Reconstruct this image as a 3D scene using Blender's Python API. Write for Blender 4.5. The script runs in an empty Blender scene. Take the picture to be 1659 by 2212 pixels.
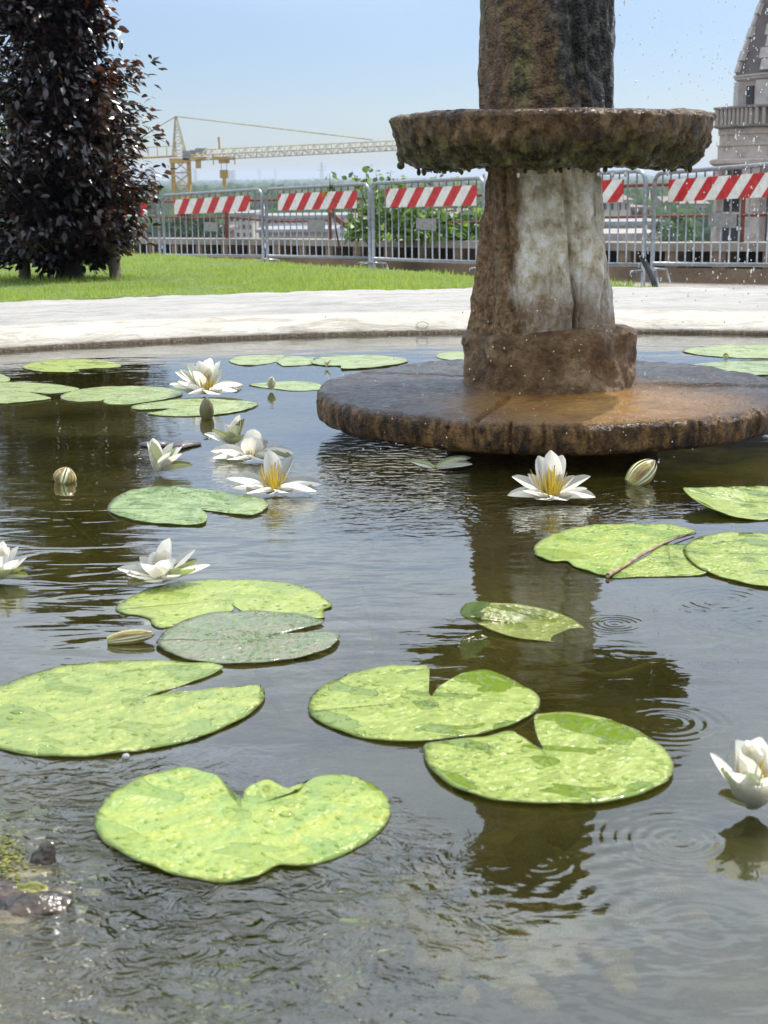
import bpy, bmesh, math, random
import numpy as np
from mathutils import Vector, Matrix, Euler
random.seed(7); rng = np.random.default_rng(7)
S = bpy.context.scene; COL = S.collection
R_ = math.radians
# ---------------------------------------------------------------- camera
CAMH = 0.55; F_ = 3195.0; CX, CY = 829.5, 1106.0
PITCH = math.atan(725.4/F_); ROLL = 0.0105
FW = Vector((0, math.cos(PITCH), -math.sin(PITCH))); R0 = Vector((1,0,0)); U0 = Vector((0, math.sin(PITCH), math.cos(PITCH)))
RT = R0*math.cos(ROLL)-U0*math.sin(ROLL); UP = U0*math.cos(ROLL)+R0*math.sin(ROLL)
cam = bpy.data.objects.new('camera', bpy.data.cameras.new('camera')); COL.objects.link(cam)
M = Matrix((RT, UP, -FW)).transposed().to_4x4(); M.translation = (0,0,CAMH); cam.matrix_world = M
cam.data.sensor_fit = 'VERTICAL'; cam.data.sensor_height = 36; cam.data.lens = 36*F_/2212
cam.data.clip_start = 0.02; cam.data.clip_end = 20000
cam.data.dof.use_dof = True; cam.data.dof.focus_distance = 2.9; cam.data.dof.aperture_fstop = 18
S.camera = cam
# ---------------------------------------------------------------- world and sun
SUN_EL, SUN_AZ = 56, 40          # azimuth from +Y towards +X
W = bpy.data.worlds.new('World'); S.world = W; W.use_nodes = True
nt = W.node_tree; nt.nodes.clear()
sky = nt.nodes.new('ShaderNodeTexSky'); sky.sky_type = 'NISHITA'; sky.sun_disc = False
sky.sun_elevation = R_(SUN_EL); sky.sun_rotation = R_(SUN_AZ); sky.air_density = .65; sky.dust_density = .8; sky.ozone_density = 3.0
tc = nt.nodes.new('ShaderNodeTexCoord'); mp = nt.nodes.new('ShaderNodeMapping'); mp.inputs['Scale'].default_value = (1,1,3.2)
nz = nt.nodes.new('ShaderNodeTexNoise'); nz.inputs['Scale'].default_value = 1.9; nz.inputs['Detail'].default_value = 7; nz.inputs['Roughness'].default_value = .55
nz.inputs['Distortion'].default_value = .6
cr = nt.nodes.new('ShaderNodeValToRGB'); cr.color_ramp.elements[0].position = .26; cr.color_ramp.elements[1].position = .62
cr.color_ramp.elements[0].color = (0,0,0,1); cr.color_ramp.elements[1].color = (.9,.9,.9,1)
mx = nt.nodes.new('ShaderNodeMix'); mx.data_type = 'RGBA'; mx.inputs[7].default_value = (14.6,16.0,17.8,1)
bg = nt.nodes.new('ShaderNodeBackground'); bg.inputs['Strength'].default_value = 0.105; wo = nt.nodes.new('ShaderNodeOutputWorld')
L = nt.links.new
L(tc.outputs['Generated'], mp.inputs['Vector']); L(mp.outputs[0], nz.inputs['Vector']); L(nz.outputs['Fac'], cr.inputs['Fac'])
sx = nt.nodes.new('ShaderNodeSeparateXYZ'); L(tc.outputs['Generated'], sx.inputs[0])
mr = nt.nodes.new('ShaderNodeMapRange'); mr.interpolation_type = 'SMOOTHSTEP'; mr.inputs[1].default_value = .05; mr.inputs[2].default_value = .38; L(sx.outputs['Z'], mr.inputs[0])   # clouds thicken away from the horizon
mm = nt.nodes.new('ShaderNodeMath'); mm.operation = 'MULTIPLY'; L(cr.outputs['Color'], mm.inputs[0]); L(mr.outputs[0], mm.inputs[1]); L(mm.outputs[0], mx.inputs[0]); L(sky.outputs[0], mx.inputs[6]); L(mx.outputs[2], bg.inputs['Color']); L(bg.outputs[0], wo.inputs['Surface'])
sun = bpy.data.objects.new('sun', bpy.data.lights.new('sun', 'SUN')); COL.objects.link(sun)
sun.data.energy = 3.5; sun.data.angle = R_(.5); sun.data.color = (1, .955, .88)
sd = Vector((math.sin(R_(SUN_AZ))*math.cos(R_(SUN_EL)), math.cos(R_(SUN_AZ))*math.cos(R_(SUN_EL)), math.sin(R_(SUN_EL))))
sun.rotation_euler = sd.to_track_quat('Z', 'Y').to_euler()
S.view_settings.view_transform = 'Standard'; S.view_settings.look = 'None'; S.view_settings.exposure = 0.28; S.view_settings.gamma = 1
S.render.engine = 'CYCLES'
S.cycles.max_bounces = 7; S.cycles.transparent_max_bounces = 16; S.cycles.volume_bounces = 0
# ---------------------------------------------------------------- helpers
def ray(u, v): return FW*F_ + RT*(u-CX) + UP*(CY-v)
def at_z(u, v, z=0.0):
    d = ray(u, v); t = (z-CAMH)/d.z; return Vector((d.x*t, d.y*t, z))
def at_y(u, v, y):
    d = ray(u, v); t = y/d.y; return Vector((d.x*t, y, CAMH+d.z*t))
CR = {'c4':(0,1150,1300/1659), 'c5':(1150,1200,1874/1659), 'c6':(0,2100,1600/1659), 'c7':(1500,2200,1524/1659), 'z5':(600,1300,700/1659)}
def cv(c, pts):
    if c == 'd': return [tuple(p) for p in pts]
    x0, y0, s = CR[c]; return [((x0+p[0]*s)/1.8228, (y0+p[1]*s)/1.8228)+tuple(p[2:]) for p in pts]
def _h(i, seed):
    n = (i[:,0]*374761393 + i[:,1]*668265263 + i[:,2]*2147483647 + seed*1274126177) & 0xffffffff
    n = ((n ^ (n >> 13))*1274126177) & 0xffffffff
    return ((n ^ (n >> 16)) & 0xffff)/65535.0
def vn(P, seed=0):
    P = np.asarray(P, float); i = np.floor(P).astype(np.int64); f = P-i; f = f*f*(3-2*f); o = 0
    for dx in (0,1):
        for dy in (0,1):
            for dz in (0,1):
                w = (f[:,0] if dx else 1-f[:,0])*(f[:,1] if dy else 1-f[:,1])*(f[:,2] if dz else 1-f[:,2])
                o = o + w*_h(i+np.array([dx,dy,dz]), seed)
    return o*2-1
def fbm(P, sc, octs=4, seed=0, g=.5):
    P = np.asarray(P, float)*sc; a = 1; o = 0
    for k in range(octs): o = o+a*vn(P+k*17.3, seed+k); P = P*2.03; a *= g
    return o
def tag(o, label=None, cat=None, group=None, kind=None):
    if label: o['label'] = label
    if cat: o['category'] = cat
    if group: o['group'] = group
    if kind: o['kind'] = kind
    return o
def empty(name, loc, label, cat, group=None):
    o = bpy.data.objects.new(name, None); COL.objects.link(o); o.location = loc; o.empty_display_size = .1
    return tag(o, label, cat, group)
def link(name, me, parent=None, loc=(0,0,0), rot=(0,0,0), scale=(1,1,1), kind=None):
    o = bpy.data.objects.new(name, me); COL.objects.link(o); o.parent = parent
    o.location = loc; o.rotation_euler = rot; o.scale = scale
    if kind: o['kind'] = kind
    return o
def mesh(name, V, Fc, mats, smooth=False, mi=None):
    me = bpy.data.meshes.new(name); me.from_pydata([tuple(map(float, v)) for v in V], [], [tuple(map(int, f)) for f in Fc])
    for m in (mats if isinstance(mats, (list, tuple)) else [mats]): me.materials.append(m)
    if mi is not None: me.polygons.foreach_set('material_index', mi)
    if smooth: me.polygons.foreach_set('use_smooth', [True]*len(me.polygons))
    me.update(); return me
class MB:
    def __init__(s): s.v = []; s.f = []; s.m = []
    def add(s, V, Fc, m=0):
        b = len(s.v); s.v += [tuple(v) for v in V]; s.f += [tuple(b+i for i in f) for f in Fc]; s.m += [m]*len(Fc); return s
    def box(s, c, d, rz=0, m=0, top=1.0):
        hx, hy, hz = d[0]/2, d[1]/2, d[2]/2; ca, sa = math.cos(rz), math.sin(rz); V = []
        for z in (-hz, hz):
            k = top if z > 0 else 1
            for x, y in ((-hx,-hy),(hx,-hy),(hx,hy),(-hx,hy)):
                V.append((c[0]+(x*ca-y*sa)*k, c[1]+(x*sa+y*ca)*k, c[2]+z))
        return s.add(V, [(3,2,1,0),(4,5,6,7),(0,1,5,4),(1,2,6,5),(2,3,7,6),(3,0,4,7)], m)
    def tube(s, pts, r, n=8, m=0, cap=True):
        pts = [Vector(p) for p in pts]; rs = r if isinstance(r, (list, tuple)) else [r]*len(pts)
        V = []; N = len(pts)
        for i, p in enumerate(pts):
            t = (pts[min(i+1,N-1)]-pts[max(i-1,0)]).normalized()
            a = Vector((0,0,1)) if abs(t.z) < .9 else Vector((1,0,0))
            x = t.cross(a).normalized(); y = t.cross(x)
            for k in range(n):
                an = 2*math.pi*k/n; V.append(p+(x*math.cos(an)+y*math.sin(an))*rs[i])
        Fc = [(i*n+k, i*n+(k+1)%n, (i+1)*n+(k+1)%n, (i+1)*n+k) for i in range(N-1) for k in range(n)]
        if cap: Fc += [tuple(range(n)), tuple(range((N-1)*n, N*n))[::-1]]
        return s.add(V, Fc, m)
    def me(s, name, mats, smooth=False): return mesh(name, s.v, s.f, mats, smooth, s.m)
    def obj(s, name, mats, parent=None, loc=(0,0,0), smooth=False, kind=None): return link(name, s.me(name, mats, smooth), parent, loc, kind=kind)
def catmull(P, k=4, closed=True):
    P = np.array(P, float); n = len(P); out = []
    for i in range(n if closed else n-1):
        g = (lambda j: P[j % n]) if closed else (lambda j: P[min(max(j,0),n-1)])
        a, b, c, d = g(i-1), g(i), g(i+1), g(i+2)
        for t in np.arange(k)/k: out.append(.5*((2*b)+(c-a)*t+(2*a-5*b+4*c-d)*t*t+(3*b-a-3*c+d)*t**3))
    if not closed: out.append(P[-1])
    return np.array(out)
# ---- materials
class NM:
    def __init__(s, name):
        s.m = bpy.data.materials.new(name); s.m.use_nodes = True; s.t = s.m.node_tree; s.t.nodes.clear()
        s.out = s.n('ShaderNodeOutputMaterial')
    def n(s, ty, props=None, **inp):
        o = s.t.nodes.new(ty)
        for k, v in (props or {}).items(): setattr(o, k, v)
        for k, v in inp.items(): s.set(o, k.replace('_', ' '), v)
        return o
    def set(s, node, key, v):
        i = node.inputs[int(key[1:])] if key[0] == '#' else node.inputs[key]
        if isinstance(v, bpy.types.NodeSocket): s.t.links.new(v, i)
        elif hasattr(v, 'outputs'): s.t.links.new(v.outputs[0], i)
        else:
            if isinstance(v, (tuple, list)) and len(v) == 3 and i.type == 'RGBA': v = (*v, 1)
            i.default_value = v
    def co(s, kind='Object'): return s.n('ShaderNodeTexCoord').outputs[kind]
    def map(s, v, sc=(1,1,1), loc=(0,0,0), rot=(0,0,0)):
        return s.n('ShaderNodeMapping', None, Vector=v, Scale=sc, Location=loc, Rotation=rot).outputs[0]
    def noise(s, v, sc, det=4, rough=.5, dist=0): return s.n('ShaderNodeTexNoise', None, Vector=v, Scale=sc, Detail=det, Roughness=rough, Distortion=dist).outputs[0]
    def vor(s, v, sc, feat='F1', rnd=1): return s.n('ShaderNodeTexVoronoi', {'feature': feat}, Vector=v, Scale=sc, Randomness=rnd).outputs['Distance']
    def math(s, op, a, b=0, c=None):
        o = s.t.nodes.new('ShaderNodeMath'); o.operation = op; s.set(o, '#0', a); s.set(o, '#1', b)
        if c is not None: s.set(o, '#2', c)
        return o.outputs[0]
    def ss(s, v, a, b, x=0., y=1.):
        o = s.t.nodes.new('ShaderNodeMapRange'); o.interpolation_type = 'SMOOTHSTEP'
        for k, w in zip(range(5), (v, a, b, x, y)): s.set(o, '#%d' % k, w)
        return o.outputs[0]
    def mix(s, f, a, b, bt='MIX'):
        o = s.t.nodes.new('ShaderNodeMix'); o.data_type = 'RGBA'; o.blend_type = bt
        s.set(o, '#0', f); s.set(o, '#6', a); s.set(o, '#7', b); return o.outputs[2]
    def ramp(s, f, st):
        o = s.t.nodes.new('ShaderNodeValToRGB'); s.set(o, 'Fac', f); e = o.color_ramp.elements
        while len(e) < len(st): e.new(.5)
        for q, (p, c) in zip(e, st): q.position = p; q.color = (*c, 1)
        return o.outputs[0]
    def bump(s, h, dist=.01, strength=1, normal=None):
        b = s.n('ShaderNodeBump', None, Height=h, Distance=dist, Strength=strength)
        if normal is not None: s.set(b, 'Normal', normal)
        return b.outputs[0]
    def princ(s, **k): return s.n('ShaderNodeBsdfPrincipled', None, **k).outputs[0]
    def mixs(s, f, a, b):
        o = s.t.nodes.new('ShaderNodeMixShader'); s.set(o, '#0', f); s.set(o, '#1', a); s.set(o, '#2', b); return o.outputs[0]
    def end(s, sh, disp=None): s.set(s.out, 'Surface', sh); return s.m
def simple(name, c, rough=.6, metal=0, var=.25, sc=20, bump=0, spec=.5, c2=None):
    m = NM(name); co = m.co(); n = m.noise(co, sc, 5)
    a = c2 or tuple(x*(1-var) for x in c)
    col = m.mix(m.ss(n, .35, .65), a, tuple(min(1, x*(1+var*.5)) if not c2 else x for x in c))
    kw = dict(Base_Color=col, Roughness=rough, Metallic=metal)
    kw['Specular_IOR_Level'] = spec
    if bump: kw['Normal'] = m.bump(m.noise(co, sc*2, 4), bump)
    return m.end(m.princ(**kw))
def leafmat(name, c, tr, rough=.35, trf=.35, c2=None, spec=.5, sc=3):
    m = NM(name); g = m.n('ShaderNodeObjectInfo').outputs['Random']
    n = m.math('FRACT', m.math('ADD', g, m.noise(m.co(), sc, 3, .6)))
    col = m.mix(n, c, c2 or tuple(x*.55 for x in c))
    p = m.princ(Base_Color=col, Roughness=rough, Specular_IOR_Level=spec)
    t = m.n('ShaderNodeBsdfTranslucent', None, Color=tr).outputs[0]
    return m.end(m.mixs(trf, p, t))
# ================================================================= MATERIALS
def mat_bowl():
    m = NM('mossy_travertine'); co = m.co(); z = m.n('ShaderNodeSeparateXYZ', None, Vector=co).outputs['Z']
    n = m.noise(co, 14, 6, .65); n2 = m.noise(m.map(co, (1,1,.55)), 38, 6, .72)
    t = m.ss(m.math('ADD', z, m.math('MULTIPLY', n, .10)), .075, .125)
    moss = m.ramp(n2, [(.36,(.012,.011,.003)),(.5,(.078,.065,.014)),(.64,(.19,.165,.045))])
    brown = m.ramp(n2, [(.36,(.03,.016,.006)),(.5,(.13,.074,.028)),(.64,(.28,.17,.08))])
    col = m.mix(t, moss, brown)
    col = m.mix(m.ss(m.noise(co, 7, 3), .56, .7, 0, .6), col, (.02,.015,.01))
    h = m.math('ADD', m.math('MULTIPLY', n2, .8), m.math('MULTIPLY', m.noise(co, 190, 3, .7), .5)); h = m.math('SUBTRACT', h, m.math('MULTIPLY', m.n('ShaderNodeTexVoronoi', {'feature':'SMOOTH_F1'}, Vector=m.map(co, (1,1,.8)), Scale=62).outputs['Distance'], 1.1))
    return m.end(m.princ(Base_Color=col, Roughness=m.ss(n2, .3, .7, .16, .38), Normal=m.bump(h, .016), Specular_IOR_Level=.45))
def mat_upper():
    m = NM('wet_stained_stone'); co = m.co(); s = m.n('ShaderNodeSeparateXYZ', None, Vector=co); x, z = s.outputs['X'], s.outputs['Z']
    n = m.noise(m.map(co, (1,1,.45)), 9, 6, .6, .6); n2 = m.noise(co, 42, 6, .72)
    brown = m.ramp(n2, [(.36,(.03,.016,.007)),(.5,(.13,.07,.027)),(.64,(.25,.155,.075))])
    moss = m.ramp(n2, [(.38,(.010,.008,.002)),(.5,(.09,.072,.018)),(.62,(.24,.20,.07))])
    black = m.ramp(n2, [(.38,(.004,.004,.005)),(.52,(.022,.020,.019)),(.66,(.16,.15,.14))])
    col = m.mix(m.ss(n, .42, .58), brown, moss)
    col = m.mix(m.ss(m.noise(co, 5, 3), .5, .65, 0, .7), col, brown)
    d = m.math('ADD', m.math('ADD', m.math('MULTIPLY', x, 2.2), m.math('MULTIPLY', z, 1.5)), m.math('MULTIPLY', n, 1.0))
    col = m.mix(m.ss(d, .62, .85, 0, .9), col, black)
    h = m.math('ADD', m.noise(co, 45, 4, .6), m.math('MULTIPLY', m.noise(co, 170, 3, .7), .6))
    return m.end(m.princ(Base_Color=col, Roughness=m.ss(n2, .3, .7, .2, .5), Normal=m.bump(h, .02), Specular_IOR_Level=.5))
def mat_lower():
    m = NM('carved_limestone'); co = m.co(); s = m.n('ShaderNodeSeparateXYZ', None, Vector=co); x, z = s.outputs['X'], s.outputs['Z']
    n = m.noise(m.map(co, (1,1,.5)), 11, 6, .6, .4); n2 = m.noise(co, 90, 5, .7); nl = m.noise(co, 4.5, 4, .6)
    cream = m.ramp(m.noise(co, 30, 6, .7), [(.3,(.26,.20,.11)),(.48,(.66,.58,.42)),(.62,(.86,.83,.75))])
    cream = m.mix(m.ss(nl, .45, .65, 0, .6), cream, (.42,.41,.38))
    brown = m.ramp(n2, [(.34,(.05,.026,.010)),(.5,(.18,.10,.040)),(.66,(.34,.22,.11))])
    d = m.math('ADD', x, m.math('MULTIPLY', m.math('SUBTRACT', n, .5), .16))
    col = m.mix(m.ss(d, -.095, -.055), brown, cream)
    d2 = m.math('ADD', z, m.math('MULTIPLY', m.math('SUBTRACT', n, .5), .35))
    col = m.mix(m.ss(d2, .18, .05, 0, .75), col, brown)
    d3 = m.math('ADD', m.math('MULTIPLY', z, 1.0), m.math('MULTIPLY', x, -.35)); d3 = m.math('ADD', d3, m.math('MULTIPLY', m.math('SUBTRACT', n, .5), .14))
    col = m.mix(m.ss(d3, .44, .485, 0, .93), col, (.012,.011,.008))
    col = m.mix(m.ss(m.math('MULTIPLY', m.noise(m.map(co, (1,1,.3)), 14, 5, .7, 1.5), 1.0), .56, .66, 0, .55), col, (.20,.15,.09))
    h = m.math('ADD', m.noise(m.map(co, (1,1,.5)), 30, 6, .65, .8), m.math('MULTIPLY', m.noise(co, 120, 3, .7), .4))
    return m.end(m.princ(Base_Color=col, Roughness=.55, Normal=m.bump(h, .012), Specular_IOR_Level=.4))
def mat_plinth():
    m = NM('rusty_brown_stone'); co = m.co(); n = m.noise(co, 16, 6, .65); n2 = m.noise(co, 110, 5, .7)
    col = m.ramp(n, [(.33,(.06,.03,.012)),(.5,(.21,.12,.052)),(.66,(.38,.26,.14))])
    col = m.mix(m.ss(n2, .45, .75, 0, .6), col, (.05,.03,.018))
    return m.end(m.princ(Base_Color=col, Roughness=.45, Normal=m.bump(m.math('ADD', n2, m.noise(co, 30, 4)), .012), Specular_IOR_Level=.3))
def mat_slab():
    m = NM('wet_ochre_slab'); co = m.co(); s = m.n('ShaderNodeSeparateXYZ', None, Vector=co); x, y, z = s.outputs
    n = m.noise(co, 9, 6, .65, .4); n2 = m.noise(co, 130, 4, .7); n3 = m.noise(m.map(co, (1,1,.4)), 42, 6, .72)
    side = m.ramp(n3, [(.38,(.008,.004,.0015)),(.5,(.085,.042,.012)),(.62,(.23,.125,.04))])
    gray = m.ramp(n2, [(.36,(.007,.006,.005)),(.52,(.034,.023,.015)),(.68,(.11,.07,.045))])
    och = m.ramp(n, [(.3,(.14,.06,.012)),(.5,(.34,.16,.02)),(.7,(.52,.28,.05))])
    # ochre stain in front of the plinth
    dd = m.n('ShaderNodeVectorMath', {'operation':'DISTANCE'}); m.set(dd, '#0', m.map(co, (1,1,0), (-.06,.30,0))); m.set(dd, '#1', (0,0,0))
    dd = m.math('ADD', dd.outputs['Value'], m.math('MULTIPLY', n, .35))
    och_f = m.math('MULTIPLY', m.ss(dd, .60, .30), 1)
    top = m.mix(och_f, m.mix(m.ss(n, .5, .7, 0, .5), gray, (.08,.034,.014)), och)
    nx = m.n('ShaderNodeNewGeometry').outputs['Normal']; nzv = m.n('ShaderNodeSeparateXYZ', None, Vector=nx).outputs['Z']
    col = m.mix(m.ss(z, .058, .068), side, top)
    rough = m.ss(m.noise(co, 12, 4, .6), .35, .65, .05, .24)
    h = m.math('ADD', m.math('MULTIPLY', m.noise(co, 55, 5, .7), 1), m.math('MULTIPLY', m.noise(co, 150, 3, .7), .6))
    return m.end(m.princ(Base_Color=col, Roughness=m.mix(m.ss(z,.05,.066), (.38,.38,.38), rough), Normal=m.bump(h, .012), Specular_IOR_Level=m.ss(z, .05, .066, .3, .6)))
def mat_rim():
    m = NM('pale_rim_stone'); cw = m.co(); s3 = m.n('ShaderNodeSeparateXYZ', None, Vector=cw); z = s3.outputs['Z']; co = m.n('ShaderNodeCombineXYZ', None, X=m.math('MULTIPLY', m.math('ARCTAN2', s3.outputs['Y'], s3.outputs['X']), 3.3), Y=m.math('SQRT', m.math('ADD', m.math('MULTIPLY', s3.outputs['X'], s3.outputs['X']), m.math('MULTIPLY', s3.outputs['Y'], s3.outputs['Y']))), Z=z).outputs[0]
    n = m.noise(m.map(co, (1,3,5)), 4, 8, .7, .8); n2 = m.noise(m.map(co, (1,4,5)), 16, 7, .75, 1.0)
    col = m.ramp(n, [(.35,(.36,.31,.24)),(.5,(.60,.54,.45)),(.65,(.72,.67,.58))])
    top = m.ramp(m.noise(m.map(co, (.35,3,1)), 6, 8, .72, 1.5), [(.32,(.30,.285,.26)),(.5,(.42,.40,.365)),(.68,(.53,.50,.45))])
    col = m.mix(m.ss(z, .057, .066), col, top)
    col = m.mix(m.ss(n2, .52, .66, 0, .45), col, (.26,.21,.16))
    col = m.mix(m.ss(m.math('ADD', z, m.math('MULTIPLY', n2, .016)), .026, .016), col, m.ramp(m.noise(co, 90, 4, .7), [(.35,(.03,.02,.01)),(.6,(.16,.10,.05)),(.75,(.4,.33,.2))]))
    h = m.math('ADD', n2, m.math('MULTIPLY', m.noise(co, 150, 3, .7), .4))
    return m.end(m.princ(Base_Color=col, Roughness=.6, Normal=m.bump(h, .007)))
def mat_floor():
    m = NM('silty_pool_floor'); co = m.co(); n = m.noise(co, 9, 6, .65)
    v = m.n('ShaderNodeTexVoronoi', None, Vector=m.map(co, (1,1,1)), Scale=13)
    col = m.ramp(n, [(.35,(.09,.085,.03)),(.5,(.24,.21,.10)),(.65,(.46,.39,.22))])
    col = m.mix(m.ss(m.noise(co, 30, 4), .5, .7, 0, .5), col, (.22,.19,.12))
    return m.end(m.princ(Base_Color=col, Roughness=.9, Normal=m.bump(n, .02)))
RINGS = [  # display u, v, radius of the wave train, wave length, amplitude
    (1556,1298,.12,.016,.00022), (1329,1347,.05,.009,.00020), (1655,1335,.15,.018,.00022),
    (1468,1815,.085,.012,.00013), (1440,1560,.09,.013,.00010), (1170,1865,.045,.010,.00005), (1520,2010,.30,.022,.00007), (1187,1085,.22,.016,.00018)]
def mat_water():
    m = NM('pond_water'); co = m.n('ShaderNodeNewGeometry').outputs['Position']
    flat = m.map(co, (1,1,0))
    def dist(p):
        d = m.n('ShaderNodeVectorMath', {'operation':'DISTANCE'}); m.set(d, '#0', flat); m.set(d, '#1', tuple(p)); return d.outputs['Value']
    h = m.math('MULTIPLY', m.noise(m.map(co, (.55,1,0)), 7, 2, .5), .0026)
    h = m.math('ADD', h, m.math('MULTIPLY', m.noise(m.map(co, (.5,1,0), (3,1,0)), 26, 3, .5, .3), .00065))
    # splash wavelets round the dripping slab
    dz = dist(at_z(930, 1040)); mk = m.ss(dz, .62, .12)
    h = m.math('ADD', h, m.math('MULTIPLY', mk, m.math('MULTIPLY', m.noise(m.map(co, (.55,1,0)), 48, 2, .5, .4), .0042)))
    dz = dist(at_z(200, 1200)); mk = m.ss(dz, .8, .2)
    h = m.math('ADD', h, m.math('MULTIPLY', mk, m.math('MULTIPLY', m.noise(m.map(co, (.4,1,0)), 17, 2, .5, .5), .0035)))
    # chop in the near left corner
    dz = dist(at_z(40, 1990)); mk = m.ss(dz, .40, .10)
    h = m.math('ADD', h, m.math('MULTIPLY', mk, m.math('MULTIPLY', m.noise(m.map(co, (.8,1,0)), 40, 3, .55, 1.2), .016)))
    for (u, v, rad, wl, amp) in RINGS:
        d = dist(at_z(u, v)); env = m.math('MULTIPLY', m.ss(d, rad, rad*.3), m.ss(m.noise(m.map(co,(1,1,0),(u*.01,v*.01,0)), 14, 2), .35, .6, .25, 1))
        h = m.math('ADD', h, m.math('MULTIPLY', m.math('MULTIPLY', m.math('SINE', m.math('MULTIPLY', d, 6.283/wl)), env), amp))
    nor = m.bump(h, 1.0, 1.0)
    fr = m.n('ShaderNodeFresnel', None, IOR=WIOR, Normal=nor).outputs[0]
    gl = m.n('ShaderNodeBsdfAnisotropic', None, Color=(.97,.99,1), Roughness=.015, Normal=nor).outputs[0]
    tr = m.n('ShaderNodeBsdfTransparent', None, Color=(.88,.85,.50)).outputs[0]
    dn = m.noise(m.map(co, (1,1,0)), 3, 4, .6)
    df = m.n('ShaderNodeBsdfDiffuse', None, Color=m.ramp(dn, [(.35,(.052,.048,.005)),(.65,(.10,.092,.022))])).outputs[0]
    body = m.mixs(.24, tr, df)
    return m.end(m.mixs(fr, body, gl))
WIOR = 2.0
def mat_pad(name, c1, c2, c3=None, edge=(.10,.06,.02), gloss=.3, film=.8, spots=0):
    m = NM(name); co = m.co(); uv = m.n('ShaderNodeUVMap').outputs[0]; su = m.n('ShaderNodeSeparateXYZ', None, Vector=uv)
    ang, t = su.outputs['X'], su.outputs['Y']
    n = m.noise(co, 12, 6, .6, 3.0); n2 = m.noise(co, 90, 4, .6, .5)
    col = m.mix(m.ss(n, .38, .62), c1, c2)
    vein = m.math('SINE', m.math('ADD', m.math('MULTIPLY', ang, 6.283*13), m.math('MULTIPLY', m.noise(co, 12, 3), 3)))
    col = m.mix(m.ss(vein, .8, 1, 0, .22), col, c3 or tuple(min(1, x*1.25) for x in c2))
    wet = m.ss(m.noise(m.map(co, (1,1,0), (5,2,0)), 13, 3, .5, .8), .55, .565, 0, film)
    col = m.mix(wet, col, (c1[0]*.50, c1[1]*.62, c1[2]*.25))
    if spots: col = m.mix(m.ss(m.math('ADD', m.vor(m.map(co,(1,1,0)), 62), m.ss(m.noise(co, 22, 2), .4, .6, .2, 0)), .26, .18, 0, spots), col, (.05,.04,.02))
    col = m.mix(m.ss(t, .975, 1., 0, .45), col, edge)
    h = m.math('ADD', m.math('MULTIPLY', m.vor(m.map(co, (1,1,0)), 150, 'SMOOTH_F1'), .6), n2)
    h = m.math('ADD', m.math('MULTIPLY', h, m.math('SUBTRACT', 1.0, wet)), m.math('MULTIPLY', m.ss(vein, .3, 1), .12))
    h = m.math('ADD', h, m.math('MULTIPLY', m.noise(co, 22, 2), 1.5))
    p = m.princ(Base_Color=col, Roughness=m.ss(wet, 0, .4, gloss, .06), Normal=m.bump(h, .003), Specular_IOR_Level=.6)
    tl = m.n('ShaderNodeBsdfTranslucent', None, Color=tuple(min(1, x*1.2) for x in c1)).outputs[0]
    return m.end(m.mixs(.15, p, tl))
def mat_petal():
    m = NM('white_petal'); co = m.co(); x = m.n('ShaderNodeSeparateXYZ', None, Vector=co).outputs['X']
    n = m.noise(m.map(co, (1,14,1)), 3, 3)
    col = m.mix(m.ss(x, .35, 0, 0, .7), (.97,.955,.90), (.95,.85,.38)); col = m.mix(m.ss(n, .5, .7, 0, .25), col, (.70,.70,.66))
    p = m.princ(Base_Color=col, Roughness=.35, Normal=m.bump(n, .03)); t = m.n('ShaderNodeBsdfTranslucent', None, Color=(1,.98,.88)).outputs[0]
    return m.end(m.mixs(.74, p, t))
def mat_sepal(name, c, inner=(.72,.74,.5), stripe=(.45,.5,.12)):
    m = NM(name); co = m.co(); bf = m.n('ShaderNodeNewGeometry').outputs['Backfacing']; s = m.n('ShaderNodeSeparateXYZ', None, Vector=co)
    n = m.noise(m.map(co, (1,8,1)), 4, 4, .6)
    outer = m.mix(m.ss(n, .4, .62), c, stripe)
    outer = m.mix(m.ss(s.outputs['X'], .3, 0, 0, .7), outer, stripe)
    p = m.princ(Base_Color=m.mix(bf, inner, outer), Roughness=.4); t = m.n('ShaderNodeBsdfTranslucent', None, Color=(.4,.45,.12)).outputs[0]
    return m.end(m.mixs(.2, p, t))
def mat_budsepal(name, c, stripe, pale):
    m = NM(name); co = m.co(); s = m.n('ShaderNodeSeparateXYZ', None, Vector=co)
    a = m.math('ARCTAN2', s.outputs['Y'], s.outputs['X']); n = m.noise(m.map(co, (3,3,.6)), 3, 4, .6)
    col = m.mix(m.ss(n, .4, .6), c, stripe)
    e = m.math('ABSOLUTE', a, 0)
    col = m.mix(m.ss(e, .48, .66), col, pale); col = m.mix(m.ss(s.outputs['Z'], .35, 0, 0, .6), col, stripe)
    return m.end(m.princ(Base_Color=col, Roughness=.35))
def mat_drop():
    m = NM('water_drop'); fr = m.n('ShaderNodeFresnel', None, IOR=1.38).outputs[0]
    return m.end(m.mixs(fr, m.n('ShaderNodeBsdfTransparent', None, Color=(.93,.97,.80)).outputs[0], m.n('ShaderNodeBsdfAnisotropic', None, Color=(1,1,1), Roughness=.04).outputs[0]))
def mat_spray():
    m = NM('spray_drop')
    g = m.n('ShaderNodeBsdfGlass', None, Color=(1,1,1), Roughness=.05, IOR=1.33).outputs[0]
    return m.end(m.mixs(.35, g, m.n('ShaderNodeBsdfDiffuse', None, Color=(.9,.9,.9)).outputs[0]))
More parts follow.
